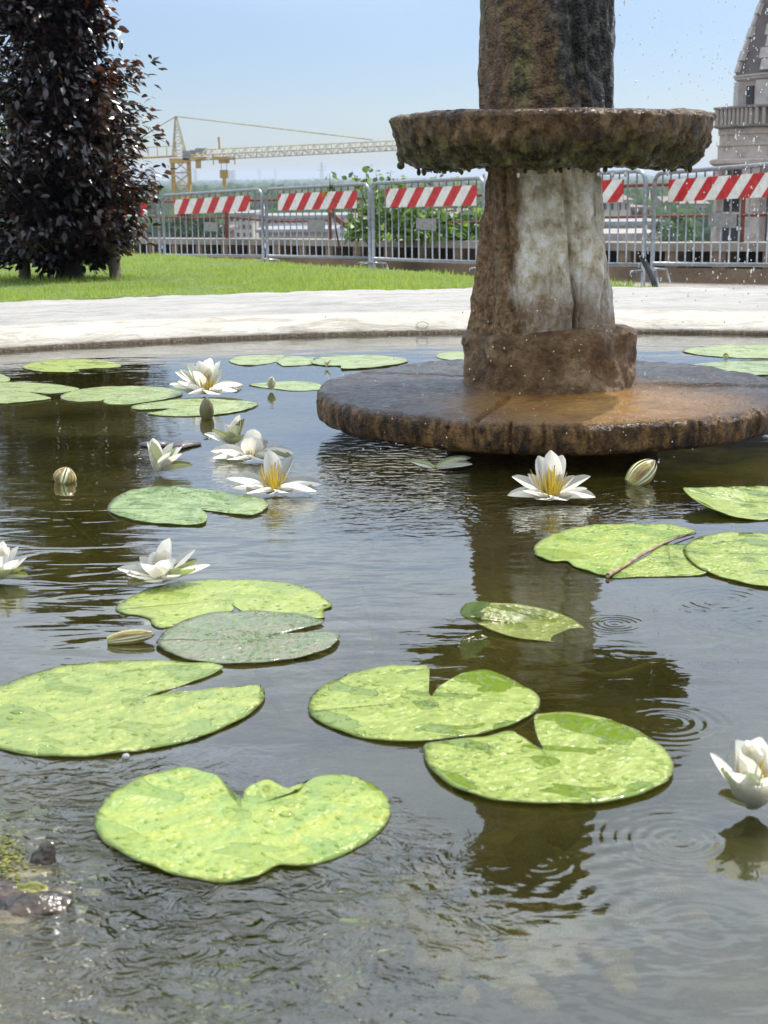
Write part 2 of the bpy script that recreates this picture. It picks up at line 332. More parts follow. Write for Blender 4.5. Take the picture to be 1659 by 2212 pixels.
def mat_grass():
    m = NM('grass_blade'); n = m.noise(m.co(), 1.7, 5, .7); n2 = m.noise(m.co(), 60, 2)
    col = m.mix(m.ss(n, .4, .62), (.28,.38,.06), (.42,.50,.11)); col = m.mix(m.ss(n2, .4, .7, 0, .6), col, (.13,.22,.03))
    p = m.princ(Base_Color=col, Roughness=.6, Specular_IOR_Level=.25); t = m.n('ShaderNodeBsdfTranslucent', None, Color=(.50,.60,.12)).outputs[0]
    return m.end(m.mixs(.4, p, t))
def mat_stucco(name, c, dirt=(.08,.06,.045)):
    m = NM(name); co = m.co(); n = m.noise(m.map(co, (.6,.6,1)), 2.2, 6, .65)
    col = m.mix(m.ss(n, .42, .68, 0, .7), c, dirt); col = m.mix(m.ss(m.noise(co, 25, 4), .5, .75, 0, .4), col, tuple(x*.5 for x in c))
    return m.end(m.princ(Base_Color=col, Roughness=.85, Normal=m.bump(m.noise(co, 40, 4), .01)))
MAT = dict(bowl=mat_bowl(), upper=mat_upper(), lower=mat_lower(), plinth=mat_plinth(), slab=mat_slab(), rim=mat_rim(), floor=mat_floor(),
    water=mat_water(), petal=mat_petal(), drop=mat_drop(), spray=mat_spray(), grass=mat_grass(),
    sepal=mat_sepal('green_sepal', (.11,.13,.03)), sepal_br=mat_sepal('brown_sepal', (.09,.04,.02), (.5,.5,.3), (.22,.2,.05)),
    budg=mat_budsepal('bud_sepal_green', (.10,.12,.035), (.16,.10,.04), (.16,.15,.06)),
    budb=mat_budsepal('bud_sepal_brown', (.22,.10,.05), (.35,.34,.08), (.75,.78,.45)),
    stamen=simple('yellow_stamen', (.82,.52,.03), .5, c2=(.85,.66,.10), sc=300),
    stem=simple('water_stem', (.40,.36,.10), .6, sc=12, c2=(.26,.24,.07)),
    galv=simple('galvanised_steel', (.36,.38,.39), .38, .75, sc=30, c2=(.25,.27,.28)), red=simple('sign_red', (.50,.012,.012), .4, sc=15, var=.25), white=simple('sign_white', (.72,.70,.64), .4, sc=18, var=.12),
    plate=simple('grey_plate', (.26,.26,.24), .5, .2, sc=25), rust=simple('rusted_iron', (.20,.055,.028), .7, sc=15, c2=(.12,.035,.02)),
    hose=simple('black_hose', (.02,.022,.025), .4, sc=50), wall=mat_stucco('ochre_plaster', (.27,.19,.12)), cap=mat_stucco('stained_concrete', (.33,.30,.25), (.10,.09,.07)),
    soil=simple('earth', (.12,.085,.05), .95, sc=8, bump=.02), paving=simple('gravel_paving', (.36,.32,.27), .9, sc=30, bump=.01),
    bark=simple('tree_bark', (.07,.055,.045), .9, sc=30, bump=.01), stake=simple('stake_wood', (.15,.12,.08), .85, sc=25, bump=.004),
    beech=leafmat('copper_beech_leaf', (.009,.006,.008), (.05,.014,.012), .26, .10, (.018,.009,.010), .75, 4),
    beech2=leafmat('copper_beech_leaf_lit', (.04,.018,.014), (.20,.065,.022), .28, .28, (.06,.032,.018), .7, 4),  # sun-side copy of the leaf, sunlight put into its lighter colour
    vine=leafmat('vine_leaf', (.14,.26,.04), (.34,.52,.06), .4, .4, (.055,.13,.022), .4, 2), vine2=leafmat('dark_leaf', (.05,.11,.03), (.12,.24,.04), .4, .3, (.03,.07,.02), .4, 2),
    forest=None, cyel=simple('crane_yellow', (.52,.33,.06), .5, sc=2), cgrey=simple('crane_grey', (.28,.29,.30), .6, sc=2),
    ccream=simple('crane_cream', (.50,.44,.26), .5, sc=2),
    rock=simple('wet_rock', (.11,.075,.045), .2, sc=25, c2=(.025,.02,.018), bump=.01, spec=.7), rock2=simple('wet_olive_rock', (.22,.19,.09), .25, sc=18, c2=(.09,.07,.04), bump=.01, spec=.7),
    pebble=simple('pale_pebble', (.85,.70,.38), .7, sc=14, c2=(.48,.40,.18)), weed=simple('yellow_weed', (.32,.30,.06), .5, sc=60, c2=(.12,.13,.03)),
    dead=simple('dead_leaf', (.16,.13,.12), .35, sc=25, c2=(.07,.06,.06)))
def mat_forest():
    m = NM('far_foliage'); co = m.co(); n = m.noise(co, .18, 5, .7); n2 = m.noise(co, .02, 3)
    col = m.ramp(n, [(.3,(.012,.03,.010)),(.5,(.045,.085,.022)),(.7,(.095,.15,.045))]); col = m.mix(m.ss(n2, .4, .65, 0, .6), col, (.035,.075,.03))
    return m.end(m.princ(Base_Color=col, Roughness=.95, Normal=m.bump(n, 1.5), Specular_IOR_Level=.1))
MAT['forest'] = mat_forest()
# ================================================================= TERRAIN
PC = Vector((.35, 2.13, 0)); PR = 3.17
def terr(y): return -.47-.037*(y-13.1)
def lawnz(x, y): return .10-.0286*(y-6)
def lathe(profile, nseg, fn=None, rf=None, close=True, k=1, seg=None):
    P = catmull(profile, k, False) if k > 1 else np.array(profile, float)
    if seg:
        d = np.r_[0, np.cumsum(np.linalg.norm(np.diff(P, axis=0), axis=1))]; t = np.linspace(0, d[-1], seg); P = np.c_[np.interp(t, d, P[:,0]), np.interp(t, d, P[:,1])]
    th = np.arange(nseg)*2*np.pi/nseg; n = len(P)
    rr = np.repeat(P[:,0], nseg); zz = np.repeat(P[:,1], nseg); tt = np.tile(th, n)
    if rf is not None: rr = rf(rr, tt, zz)
    V = np.c_[rr*np.cos(tt), rr*np.sin(tt), zz]
    if fn is not None: V = fn(V, tt)
    Fc = []
    for i in range(n-1):
        for k2 in range(nseg):
            a = i*nseg+k2; b = i*nseg+(k2+1)%nseg; Fc.append((a, b, b+nseg, a+nseg))
    if close: Fc += [tuple(range(nseg))[::-1], tuple(range((n-1)*nseg, n*nseg))]
    return V, Fc
# distant plain: one sheet to the horizon, dropping from the terrace
xs = np.concatenate([-np.geomspace(6000, 5, 30), [0], np.geomspace(5, 6000, 30)])
ys = np.concatenate([np.linspace(-60, 28, 12), np.geomspace(32, 7000, 40)])
V = []; 
for y in ys:
    for x in xs:
        far = y-max(14.0, 21-.9*x if abs(x) < 8 else 14) if y > 0 else -10
        z = terr(min(y, 20))-.25 if y < 26 else max(-15, -1.2-(y-26)*.45)
        if abs(x) > 60 or y < -30: z = -15
        V.append((x, y, z))
nx = len(xs); Fc = [(j*nx+i, j*nx+i+1, (j+1)*nx+i+1, (j+1)*nx+i) for j in range(len(ys)-1) for i in range(nx-1)]
tag(link('ground', mesh('ground', V, Fc, MAT['soil'], True)), kind='structure')
# terrace paving (lower level behind the basin)
V = []; g = np.linspace(-9, 12, 22); gy = np.linspace(-7, 28, 36)
for y in gy:
    for x in g: V.append((x, y, terr(y)-.002))
Fc = [(j*22+i, j*22+i+1, (j+1)*22+i+1, (j+1)*22+i) for j in range(35) for i in range(21)
      if np.hypot(g[i]+.5-PC.x, gy[j]+.5-PC.y) > 2.2]
tag(link('terrace_paving', mesh('terrace_paving', V, Fc, MAT['paving'])), kind='structure')
# lawn mound
EDGE = [(-14, 19.5), (-7, 16.5), (-3.2, 14.6), (-1.9, 13), (-.75, 10.2), (.0, 8.4), (.62, 7.1), (1.1, 6.1), (1.3, 5.2)]
E2 = catmull(EDGE, 6, False)
def edge_y(x): return float(np.interp(x, E2[:,0], E2[:,1]))
V = []; NXL, NYL = 90, 70; lx = np.linspace(-12, 1.25, NXL)
for j in range(NYL):
    for x in lx:
        dx = x-PC.x; r = 3.66
        y0 = PC.y+math.sqrt(r*r-dx*dx) if abs(dx) < r else PC.y-.5
        y1 = max(edge_y(x), y0+.02); t = j/(NYL-7) if j < NYL-6 else 1
        y = y0+(y1-y0)*t; z = lawnz(x, y)
        if j >= NYL-6: k = (j-(NYL-7))/6; y += k*.45; z = lawnz(x, y1)*(1-k*k)+(terr(y)-.05)*k*k
        V.append((x, y, z))
V = np.array(V); V[:,2] += fbm(V, 1.2, 3, 5)*.012
Fc = [(j*NXL+i, j*NXL+i+1, (j+1)*NXL+i+1, (j+1)*NXL+i) for j in range(NYL-1) for i in range(NXL-1)]
m = NM('lawn_soil'); co = m.co()
lm = m.end(m.princ(Base_Color=m.mix(m.ss(m.noise(co, 18, 5, .7), .4, .65), (.10,.16,.03), (.20,.28,.05)), Roughness=.95, Normal=m.bump(m.noise(co, 80, 3), .02)))
tag(link('lawn', mesh('lawn', V, Fc, lm, True)), kind='structure')
# grass blades
N = 110000
yy = 5.3+(rng.random(N)**1.5)*10.5; span = .30*yy+.25; xx = (rng.random(N)*2-1)*span; xx = np.minimum(xx, 1.2)
keep = np.array([ (math.hypot(a-PC.x, b-PC.y) > 3.69) and b < edge_y(a)+.1 for a, b in zip(xx, yy)]); xx = xx[keep]; yy = yy[keep]; n = len(xx)
zz = lawnz(xx, yy)-.01+fbm(np.c_[xx, yy, xx*0], 1.2, 3, 5)*.012
hh = (.014+.020*rng.random(n))*(1+.5*fbm(np.c_[xx, yy, xx*0], 3, 2, 9)); aa = rng.random(n)*6.283; ww = .0022+yy*.00025
lx_, ly_ = (rng.random(n)-.5)*.03, (rng.random(n)-.5)*.03
A = np.c_[xx-np.cos(aa)*ww, yy-np.sin(aa)*ww, zz]; B = np.c_[xx+np.cos(aa)*ww, yy+np.sin(aa)*ww, zz]; Cc = np.c_[xx+lx_, yy+ly_, zz+hh]
V = np.stack([A, B, Cc], 1).reshape(-1, 3)
me = bpy.data.meshes.new('grass'); me.vertices.add(3*n); me.vertices.foreach_set('co', V.ravel()); me.loops.add(3*n); me.loops.foreach_set('vertex_index', np.arange(3*n, dtype=np.int32))
me.polygons.add(n); me.polygons.foreach_set('loop_start', np.arange(0, 3*n, 3, dtype=np.int32)); me.update(calc_edges=True); me.validate(); me.materials.append(MAT['grass'])
tag(link('grass', me), 'short bright green grass of the lawn behind the basin rim', 'grass', kind='stuff')
# ================================================================= BASIN AND WATER
basin = empty('fountain_basin', (PC.x, PC.y, 0), 'round fountain basin with pale weathered stone rim around the lily water', 'fountain basin')
prof = [(PR-.03,-.34),(PR-.012,-.02),(PR-.004,.006),(PR+.006,.014),(PR+.012,.022),(PR+.035,.036),(PR+.08,.049),(PR+.13,.0565),(PR+.155,.0575),(PR+.172,.0545),(PR+.19,.059),(PR+.27,.080),(PR+.36,.102),(PR+.45,.118),(PR+.50,.121),(PR+.52,.105),(PR+.525,.03),(PR+.525,-.4)]
def rimd(V, tt):
    r = np.hypot(V[:,0], V[:,1]); V = V.copy(); n = fbm(V, 5, 3, 21)*.006+fbm(V*np.array([1,1,2.5]), 22, 3, 22)*.0028; ok = V[:,2] > .0
    V[ok,2] += n[ok]; k = 1+np.where(ok, n/r*.8, 0); V[:,0] *= k; V[:,1] *= k; return V
V, Fc = lathe(prof, 640, rimd, close=False, seg=46)
link('rim', mesh('rim', V, Fc, MAT['rim'], True), basin)
V, Fc = lathe([(.02,-.21),(.8,-.2),(1.6,-.18),(2.6,-.18),(PR,-.2)], 160, lambda V, t: V+np.c_[0*t,0*t,fbm(V,3,3,3)*.015], close=False, seg=60)
link('basin_floor', mesh('basin_floor', V, Fc, MAT['floor'], True), basin)
V = [(PC.x, PC.y, 0)]+[(PC.x+(PR-.003)*math.cos(a), PC.y+(PR-.003)*math.sin(a), 0) for a in np.linspace(0, 2*math.pi, 200, endpoint=False)]
tag(link('water', mesh('water', V, [(0, i+1, (i+1)%200+1) for i in range(200)], MAT['water'])), kind='structure')
# round mark carved in the far rim
mk = MB(); c = at_y(912, 697, 5.33)
mk.tube([(c.x+.02*math.cos(a), c.y+.004*math.sin(a)-.02, c.z+.011*math.sin(a)-.006) for a in np.linspace(0, 6.28, 24)], .0016, 5)
mk.obj('carved_ring', MAT['rim'], basin, (-PC.x,-PC.y,0))
# ================================================================= FOUNTAIN
FX, FY = at_y(1187, 800, 3.24).x, 3.24
fo = empty('fountain', (FX, FY, 0), 'mossy wet stone fountain with column, dripping bowl and round ochre slab', 'fountain')
z0 = .03
def slabf(V, tt):
    V = V.copy(); r = np.hypot(V[:,0], V[:,1]); n = fbm(V, 7, 4, 31)
    k = 1+np.where(r > .3, n*.011+fbm(V*np.array([1,1,.6]), 34, 4, 33)*.010, 0)
    # vertical cracks in the edge
    side = (r > .47)
    for a0, w, dp in ((-104,.35,.022),(-97.5,.3,.016),(-112,.25,.012),(-63,.25,.012),(-44,.3,.014),(-57,.25,.008)):
        d = (np.degrees(tt)-a0+180)%360-180+fbm(V, 24, 3, 34)*1.1; k -= np.where(side, dp*np.exp(-(d/w)**2), 0)
    V[:,0] *= k; V[:,1] *= k
    top = V[:,2] > .055
    V[:,2] += np.where(top, fbm(V, 9, 4, 32)*.0045+fbm(V, 45, 3, 35)*.0013, 0)
    # joints across the top
    for (ax, ay, bx, by, w, dp) in ((-.10,-.19,-.20,-.50,.0065,.009),(.12,-.02,.55,-.10,.008,-.005),(.10,.2,.22,.5,.008,.008),(-.14,.12,-.45,.26,.01,.007)):
        dx, dy = bx-ax, by-ay; L2 = dx*dx+dy*dy; t = np.clip(((V[:,0]-ax)*dx+(V[:,1]-ay)*dy)/L2, 0, 1)
        d = np.hypot(V[:,0]-ax-t*dx, V[:,1]-ay-t*dy)+fbm(V, 25, 2, 36)*.002; V[:,2] -= np.where(top, dp*np.exp(-(d/w)**2), 0)
    V[:,2] -= np.where(top, .004*(r/.5)**2, 0)
    return V
RS = .512
V, Fc = lathe([(.02,.0),(.3,.0),(RS-.06,.0),(RS-.016,.003),(RS-.003,.012),(RS,.03),(RS+.001,.05),(RS-.002,.063),(RS-.010,.0705),(RS-.03,.0735),(RS-.12,.074),(.3,.074),(.15,.075),(.01,.075)], 1300, slabf, seg=170)
link('slab', mesh('slab', V, Fc, MAT['slab'], True), fo, (0,0,z0))
V, Fc = lathe([(.24,-.3),(.24,-.02),(.22,.03)], 40, seg=6); link('foot', mesh('foot', V, Fc, MAT['plinth'], True), fo)
def px(w): return w/F_*3.27
def plf(V, tt):
    V = V.copy(); r = np.hypot(V[:,0], V[:,1])+1e-6; k = 1+(fbm(V, 9, 4, 41)*.012+fbm(V, 40, 3, 42)*.004)/r
    k *= 1+.035*np.cos(6*tt+.4)*np.clip((V[:,2]-.0)/.1, .2, 1); V[:,0] *= k; V[:,1] *= k
    V[:,2] += np.where(V[:,2] > .09, fbm(V, 12, 3, 43)*.012, 0); return V
zs = z0+.072
V, Fc = lathe([(.186,-.02),(.188,.0),(.184,.012),(.181,.05),(.183,.09),(.181,.108),(.174,.116),(.15,.122),(.08,.128)], 300, plf, seg=90)
link('plinth', mesh('plinth', V, Fc, MAT['plinth'], True), fo, (0,0,zs))
zl = zs+.10; HL = .575-zl
# carved lower pillar: angles seen from the camera run around -90
def lowrf(r, tt, z):
    a = (np.degrees(tt)+180)%360-180; P = np.c_[np.cos(tt)*r*3, np.sin(tt)*r*3, z]
    w = fbm(P, 4, 2, 51)
    g = np.zeros_like(r)
    for a0, wd, dp, lean in ((-73,3.0,.045,-16),(-56,5,.018,14),(-40,6,.020,20),(-86,5,.012,-20),(-128,4,.022,-20),(-98,10,.008,10),(-150,8,.006,0),(0,12,.03,0),(40,10,.03,0),(90,14,.03,0),(150,12,.03,0),(-20,6,.018,10)):
        d = a-a0-lean*(z/HL-.4)-w*5; d = (d+180)%360-180; g -= dp*np.exp(-np.abs(d/wd)**1.4)*(np.clip(1.25-z/HL*.9, .3, 1) if a0 == -73 else 1)
    g -= .012*np.exp(-np.abs(((a+112-14*np.sin(z*14)-w*6)/2.2))**1.5)*np.clip(z/HL, 0, 1)+.010*np.exp(-np.abs(((a+62+18*(z/HL-.3)-w*8)/1.8))**1.5)
    g += .010*np.sin(tt*5+z*4)+.012*np.cos(2*(tt+.7)+z*3)
    g += fbm(P, 7, 4, 52)*.010+fbm(P*np.array([1,1,.6]), 26, 4, 53)*.005
    # ragged skirt of the carving low down
    sk = np.clip(1-np.abs(z/HL-.23)/.08, 0, 1); g += sk*.010*np.maximum(0, np.sin(tt*4+1.2))
    return r+g
V, Fc = lathe([(.160,-.03),(.159,.0),(.155,.06),(.151,.12),(.150,.2),(.149,.3),(.148,HL*.85),(.146,HL),(.14,HL+.02)], 420, rf=lowrf, seg=240)
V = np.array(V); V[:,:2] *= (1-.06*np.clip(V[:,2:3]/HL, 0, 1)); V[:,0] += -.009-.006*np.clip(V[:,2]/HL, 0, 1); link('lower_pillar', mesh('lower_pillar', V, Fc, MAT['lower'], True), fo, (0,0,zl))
# bowl
ZB = .563
def bowlf(V, tt):
    V = V.copy(); r = np.hypot(V[:,0], V[:,1]); P = V
    n = fbm(P*np.array([1,1,.75]), 17, 4, 61, .55); n2 = fbm(P*np.array([1,1,.6]), 46, 3, 62)
    up = np.clip((.125-V[:,2])/.05, .45, 1); side = np.clip((r-.2)/.12, 0, 1)
    k = 1+(n*.013+n2*.011)*up*side/np.maximum(r, .05); V[:,0] *= k; V[:,1] *= k
    low = (V[:,2] < .03)&(r > .16); P2 = np.c_[np.cos(tt)*r, np.sin(tt)*r, r*0]
    lump = np.maximum(0, fbm(P2, 24, 2, 63))*.012+np.maximum(0, fbm(P2, 55, 2, 64))*.008
    V[:,2] -= np.where(low, lump*np.clip((r-.16)/.1, 0, 1), 0)
    V[:,2] += np.where(V[:,2] > .11, fbm(P, 8, 3, 65)*.003+n2*.0015, 0); return V
RB = .356
V, Fc = lathe([(.05,.012),(.15,.010),(.22,.008),(.285,.006),(.305,.012),(.322,.030),(.336,.058),(.346,.09),(RB-.003,.118),(RB+.001,.130),(RB-.004,.140),(RB-.016,.1455),(RB-.035,.143),(RB-.06,.12),(.2,.10),(.05,.10)], 900, bowlf, seg=200)
V = V*np.array([.957,.957,.76])+np.array([-.006,0,0]); link('bowl', mesh('bowl', V, Fc, MAT['bowl'], True), fo, (0,0,ZB))
dr = MB(); ico = bmesh.new(); bmesh.ops.create_icosphere(ico, subdivisions=2, radius=1); IV = np.array([v.co[:] for v in ico.verts]); IF = [tuple(v.index for v in f.verts) for f in ico.faces]; ico.free()
ico = bmesh.new(); bmesh.ops.create_icosphere(ico, subdivisions=1, radius=1); JV = np.array([v.co[:] for v in ico.verts]); JF = [tuple(v.index for v in f.verts) for f in ico.faces]; ico.free()
for k in range(60):
    a = random.uniform(-200, 20); r = .285+random.uniform(-.05,.008); s = random.uniform(.002,.0055)
    p = np.array([r*math.cos(R_(a)), r*math.sin(R_(a)), .0-random.uniform(0,.006)]); Q = IV*np.array([s, s, s*random.uniform(1,1.9)]); Q[:,:2] *= (1-.25*np.clip(-Q[:,2:3]/s, -1, 1)*-1*.0+0)
    dr.add(Q+p, IF)
p = np.array([-.325, -.10, .008]); dr.add(IV*.0085+p, IF)
dr.obj('drip_nodules', MAT['bowl'], fo, (0,0,ZB), True, 'stuff')
wd = MB()
for a, s in ((-72,.005),(-66,.0045),(-78,.0035),(-110,.004),(-42,.0035),(-125,.003)):
    r = .283; wd.add(IV*np.array([s*.8,s*.8,s*1.4])+np.array([r*math.cos(R_(a)), r*math.sin(R_(a)), -.014]), IF)
wd.obj('hanging_drops', MAT['spray'], fo, (0,0,ZB), True, 'stuff')
def uprf(r, tt, z):
    a = (np.degrees(tt)+180)%360-180; P = np.c_[np.cos(tt)*r*2, np.sin(tt)*r*2, z]; w = fbm(P, 4, 2, 71)
    g = np.zeros_like(r)
    for a0, wd_, dp, lean in ((-62,6,.020,-55),(-44,7,.016,-45),(-30,6,.012,-30),(150,14,.02,0),(80,14,.02,0),(20,12,.02,0)):
        d = a-a0-lean*z-w*6; d = (d+180)%360-180; g -= dp*np.exp(-(d/wd_)**2)*np.clip(z/.12, 0, 1)
    g += fbm(P, 6, 4, 72)*.008+fbm(P*np.array([1,1,.6]), 30, 4, 73)*.0035; return r+g
V, Fc = lathe([(.13,0),(.150,.012),(.153,.03),(.152,.1),(.150,.2),(.147,.28),(.146,.36),(.135,.42),(.150,.45),(.14,.48),(.09,.52),(.03,.54)], 420, rf=uprf, seg=200)
V = V*np.array([.915,.915,1])+np.array([-.013,0,0]); link('upper_pillar', mesh('upper_pillar', V, Fc, MAT['upper'], True), fo, (0,0,ZB+.07))
# ================================================================= LILY PADS
P_GREEN = [mat_pad('pad_fresh', (.27,.35,.05), (.39,.46,.10)), mat_pad('pad_pale', (.28,.37,.09), (.40,.46,.11), film=.5), mat_pad('pad_yellow', (.30,.42,.10), (.42,.48,.09), film=.4),
    mat_pad('pad_spotted', (.32,.41,.07), (.42,.48,.12), spots=.85, film=.4), mat_pad('pad_dusky', (.20,.26,.14), (.27,.26,.17), (.33,.42,.16), edge=(.12,.05,.03), film=.3, gloss=.22),
    mat_pad('pad_blue_green', (.22,.31,.12), (.36,.46,.19), film=.6, edge=(.14,.1,.05)), mat_pad('pad_olive', (.17,.20,.02), (.25,.28,.04), film=.5), mat_pad('pad_far', (.31,.39,.13), (.40,.48,.20), film=.3, edge=(.2,.12,.06), gloss=.25)]
dome_n = 7
def dome(r, h):
    V = [(r*math.cos(2*math.pi*k/dome_n), r*math.sin(2*math.pi*k/dome_n), 0) for k in range(dome_n)]+[(.62*r*math.cos(2*math.pi*k/dome_n), .62*r*math.sin(2*math.pi*k/dome_n), h*.75) for k in range(dome_n)]+[(0,0,h)]
    Fq = [(k,(k+1)%dome_n,dome_n+(k+1)%dome_n,dome_n+k) for k in range(dome_n)]+[(dome_n+k, dome_n+(k+1)%dome_n, 2*dome_n) for k in range(dome_n)]
    return np.array(V), Fq
DV, DF = dome(1, .55)
def inpoly(x, y, P):
    n = len(P); c = False; j = n-1
    for i in range(n):
        if ((P[i][1] > y) != (P[j][1] > y)) and (x < (P[j][0]-P[i][0])*(y-P[i][1])/(P[j][1]-P[i][1]+1e-12)+P[i][0]): c = not c
        j = i
    return c
def pad(crop, pts, centre, mat, label, z=.003, ndrop=120, wav=.0015, lift=None, seed=0, sharp=(), big=1.0):
    q = cv(crop, pts); c2 = cv(crop, [centre])[0]
    z = z*.45; W3 = [at_z(p[0], p[1], z+(p[2] if len(p) > 2 else 0)) for p in q]; c = at_z(c2[0], c2[1], z)
    O = catmull([tuple(w) for w in W3], 4); cc = np.array(c); O = O-cc
    sunk = any(len(p) > 2 and p[2] < 0 for p in pts); NR = 14; V = [(0,0,0)]; UV = [(0,0)]; n = len(O)
    nz_ = fbm(O, 9, 2, seed)
    for i in range(1, NR+1):
        t = i/NR
        for k in range(n):
            x, y, zz = O[k]*t; zz = O[k][2]*t**2.2
            zz += wav*nz_[k]*t*t+wav*.6*math.sin(11*x/.1+seed)*math.cos(9*y/.1+seed*2)*t
            if t > .95: zz += .0006
            if not sunk: zz = max(zz, .0011-c.z)
            V.append((x, y, zz)); UV.append((k/n, t))
    top = len(V); Fc = [(0, 1+k, 1+(k+1)%n) for k in range(n)]
    for i in range(NR-1):
        for k in range(n):
            a = 1+i*n+k; b = 1+i*n+(k+1)%n; Fc.append((a, a+n, b+n, b))
    base = 1+(NR-1)*n
    for k in range(n): x, y, zz = V[base+k]; V.append((x*.985, y*.985, zz-.0016))
    Fc += [(base+k, top+k, top+(k+1)%n, base+(k+1)%n) for k in range(n)]
    V.append((0,0,-.0016)); Fc += [(top+n, top+(k+1)%n, top+k) for k in range(n)]
    # orient upward
    me = mesh('lily_pad', V, Fc, mat, True); uvl = me.uv_layers.new(name='UVMap')
    UV = UV+[(k/n, 1) for k in range(n)]+[(0,0)]
    vi = np.zeros(len(me.loops), dtype=np.int32); me.loops.foreach_get('vertex_index', vi); uvl.data.foreach_set('uv', np.array(UV, float)[vi].ravel())
    r = empty('lily_pad', c, label, 'lily pad')
    b = bmesh.new(); b.from_mesh(me); bmesh.ops.recalc_face_normals(b, faces=b.faces); b.to_mesh(me); b.free()
    link('blade', me, r)
    if ndrop:
        mb = MB(); cnt = 0; mnx, mxx, mny, mxy = O[:,0].min(), O[:,0].max(), O[:,1].min(), O[:,1].max(); VV = np.array(V[:top])
        lim = O[:, :2]*.97; tries = 0
        rr = random.Random(seed+5)
        while cnt < ndrop*1.15 and tries < ndrop*16:
            tries += 1; x = rr.uniform(mnx, mxx); y = rr.uniform(mny, mxy)
            if not inpoly(x, y, lim): continue
            dn = vn(np.array([[x*14+seed, y*14, 1.3]]), 3)[0]
            if dn < rr.uniform(-.7, .5): continue
            j = np.argmin((VV[:,0]-x)**2+(VV[:,1]-y)**2); zz = VV[j,2]
            s = (.0009+.0021*rr.random()**2.4)*big*(1.7 if rr.random() < .06 else 1); Q = DV*np.array([s*rr.uniform(.9,1.7), s*rr.uniform(.9,1.3), s*.95]); a = rr.random()*6.28
            ca, sa = math.cos(a), math.sin(a); Q = np.c_[Q[:,0]*ca-Q[:,1]*sa, Q[:,0]*sa+Q[:,1]*ca, Q[:,2]]
            mb.add(Q+np.array([x, y, zz+.0001]), DF); cnt += 1
        o = mb.obj('water_droplets', MAT['drop'], r, smooth=True, kind='stuff')
    return r
pad('c6', [(912,548),(850,530),(700,518),(500,518),(300,532),(150,570),(0,625),(-110,690),(-170,760),(-130,830),(-40,865),(60,893),(180,910),(350,913),(560,890),(760,850),(900,800),(1020,740),(1078,680),(1065,627),(950,632),(800,642),(660,658),(600,668),(582,670),(640,650),(730,622),(820,594),(870,574)],
    (560,672), P_GREEN[1], 'largest pale green lily pad, cut by the left edge with a long open notch', z=.004, ndrop=240, seed=1, big=1.1)
pad('c6', [(988,1098),(1000,1070),(1030,1035),(1070,1020),(1105,1022),(1160,1045),(1215,1058),(1250,1015),(1300,988),(1370,980),(1450,990),(1520,1020),(1570,1060),(1595,1110),(1590,1160),(1560,1205),(1500,1255),(1400,1310),(1300,1345),(1215,1365),(1140,1358),(1095,1375),(1050,1405),(980,1420),(870,1420),(760,1405),(640,1375),(530,1330),(440,1275),(390,1220),(382,1180),(400,1130),(450,1075),(520,1025),(600,990),(700,965),(800,965),(870,985),(920,1030),(950,1070)],
    (985,1120), P_GREEN[2], 'lobed yellow green lily pad nearest the viewer, with two bites in its far edge', z=.004, ndrop=230, seed=2, wav=.003, big=1.1)
pad('d', [(665,1535),(672,1505),(700,1480),(760,1455),(830,1442),(890,1439),(924,1441),(927,1455),(920,1479),(926,1498),(932,1504),(938,1497),(954,1482),(994,1459),(1050,1449),(1095,1464),(1145,1489),(1166,1509),(1158,1537),(1115,1565),(1050,1585),(974,1598),(900,1604),(830,1601),(770,1590),(712,1570),(678,1552)],
    (925,1512), P_GREEN[0], 'round bead-covered green lily pad in the middle with its notch facing away', z=.004, ndrop=420, seed=3)
pad('c7', [(695,822),(672,765),(657,705),(662,666),(700,659),(760,658),(870,665),(960,685),(1060,720),(1160,780),(1230,840),(1255,890),(1240,945),(1180,985),(1090,1020),(950,1050),(820,1058),(650,1052),(500,1040),(380,1010),(280,965),(210,900),(183,840),(195,797),(300,783),(430,768),(545,740),(600,764),(650,795)],
    (712,842), P_GREEN[0], 'large wet lily pad with a wide wedge notch, touching the central pad at lower right', z=.006, ndrop=420, seed=4)
pad('c6', [(470,310),(500,280),(560,245),(650,215),(760,200),(900,195),(1050,195),(1180,205),(1280,235),(1340,275),(1356,300),(1322,315),(1322,350),(1240,345),(1100,335),(1000,320),(962,300),(945,288),(952,312),(900,330),(800,352),(700,380),(650,388),(620,372),(610,350),(560,335),(510,330)],
    (930,270), P_GREEN[3], 'brown-speckled yellow lily pad just behind the dusky notched one', z=.002, ndrop=50, seed=5)
pad('c6', [(645,435),(680,400),(750,360),(850,330),(980,318),(1100,320),(1220,330),(1325,362),(1220,390),(1140,410),(1085,426),(1180,412),(1300,407),(1370,412),(1388,428),(1350,470),(1260,500),(1150,520),(1000,532),(860,530),(750,515),(670,480),(638,455)],
    (1060,432), P_GREEN[4], 'dusky grey-purple lily pad with narrow notch, overlapping the speckled yellow pad', z=.006, ndrop=420, seed=6, big=.9)
pad('c4', [(540,1085),(570,1040),(640,1000),(750,980,.006),(900,977,.012),(1050,990,.010),(1200,1010,.006),(1300,1035,.003),(1345,1065),(1340,1090),(1270,1125),(1180,1115),(1100,1098),(1030,1090),(1012,1094),(1040,1122),(1030,1160),(990,1172),(850,1168),(700,1155),(600,1130),(550,1105)],
    (960,1085), P_GREEN[5], 'blue green lily pad with big water beads beside the fallen-open yellow-centred flower', z=.004, ndrop=150, seed=7, big=1.7)
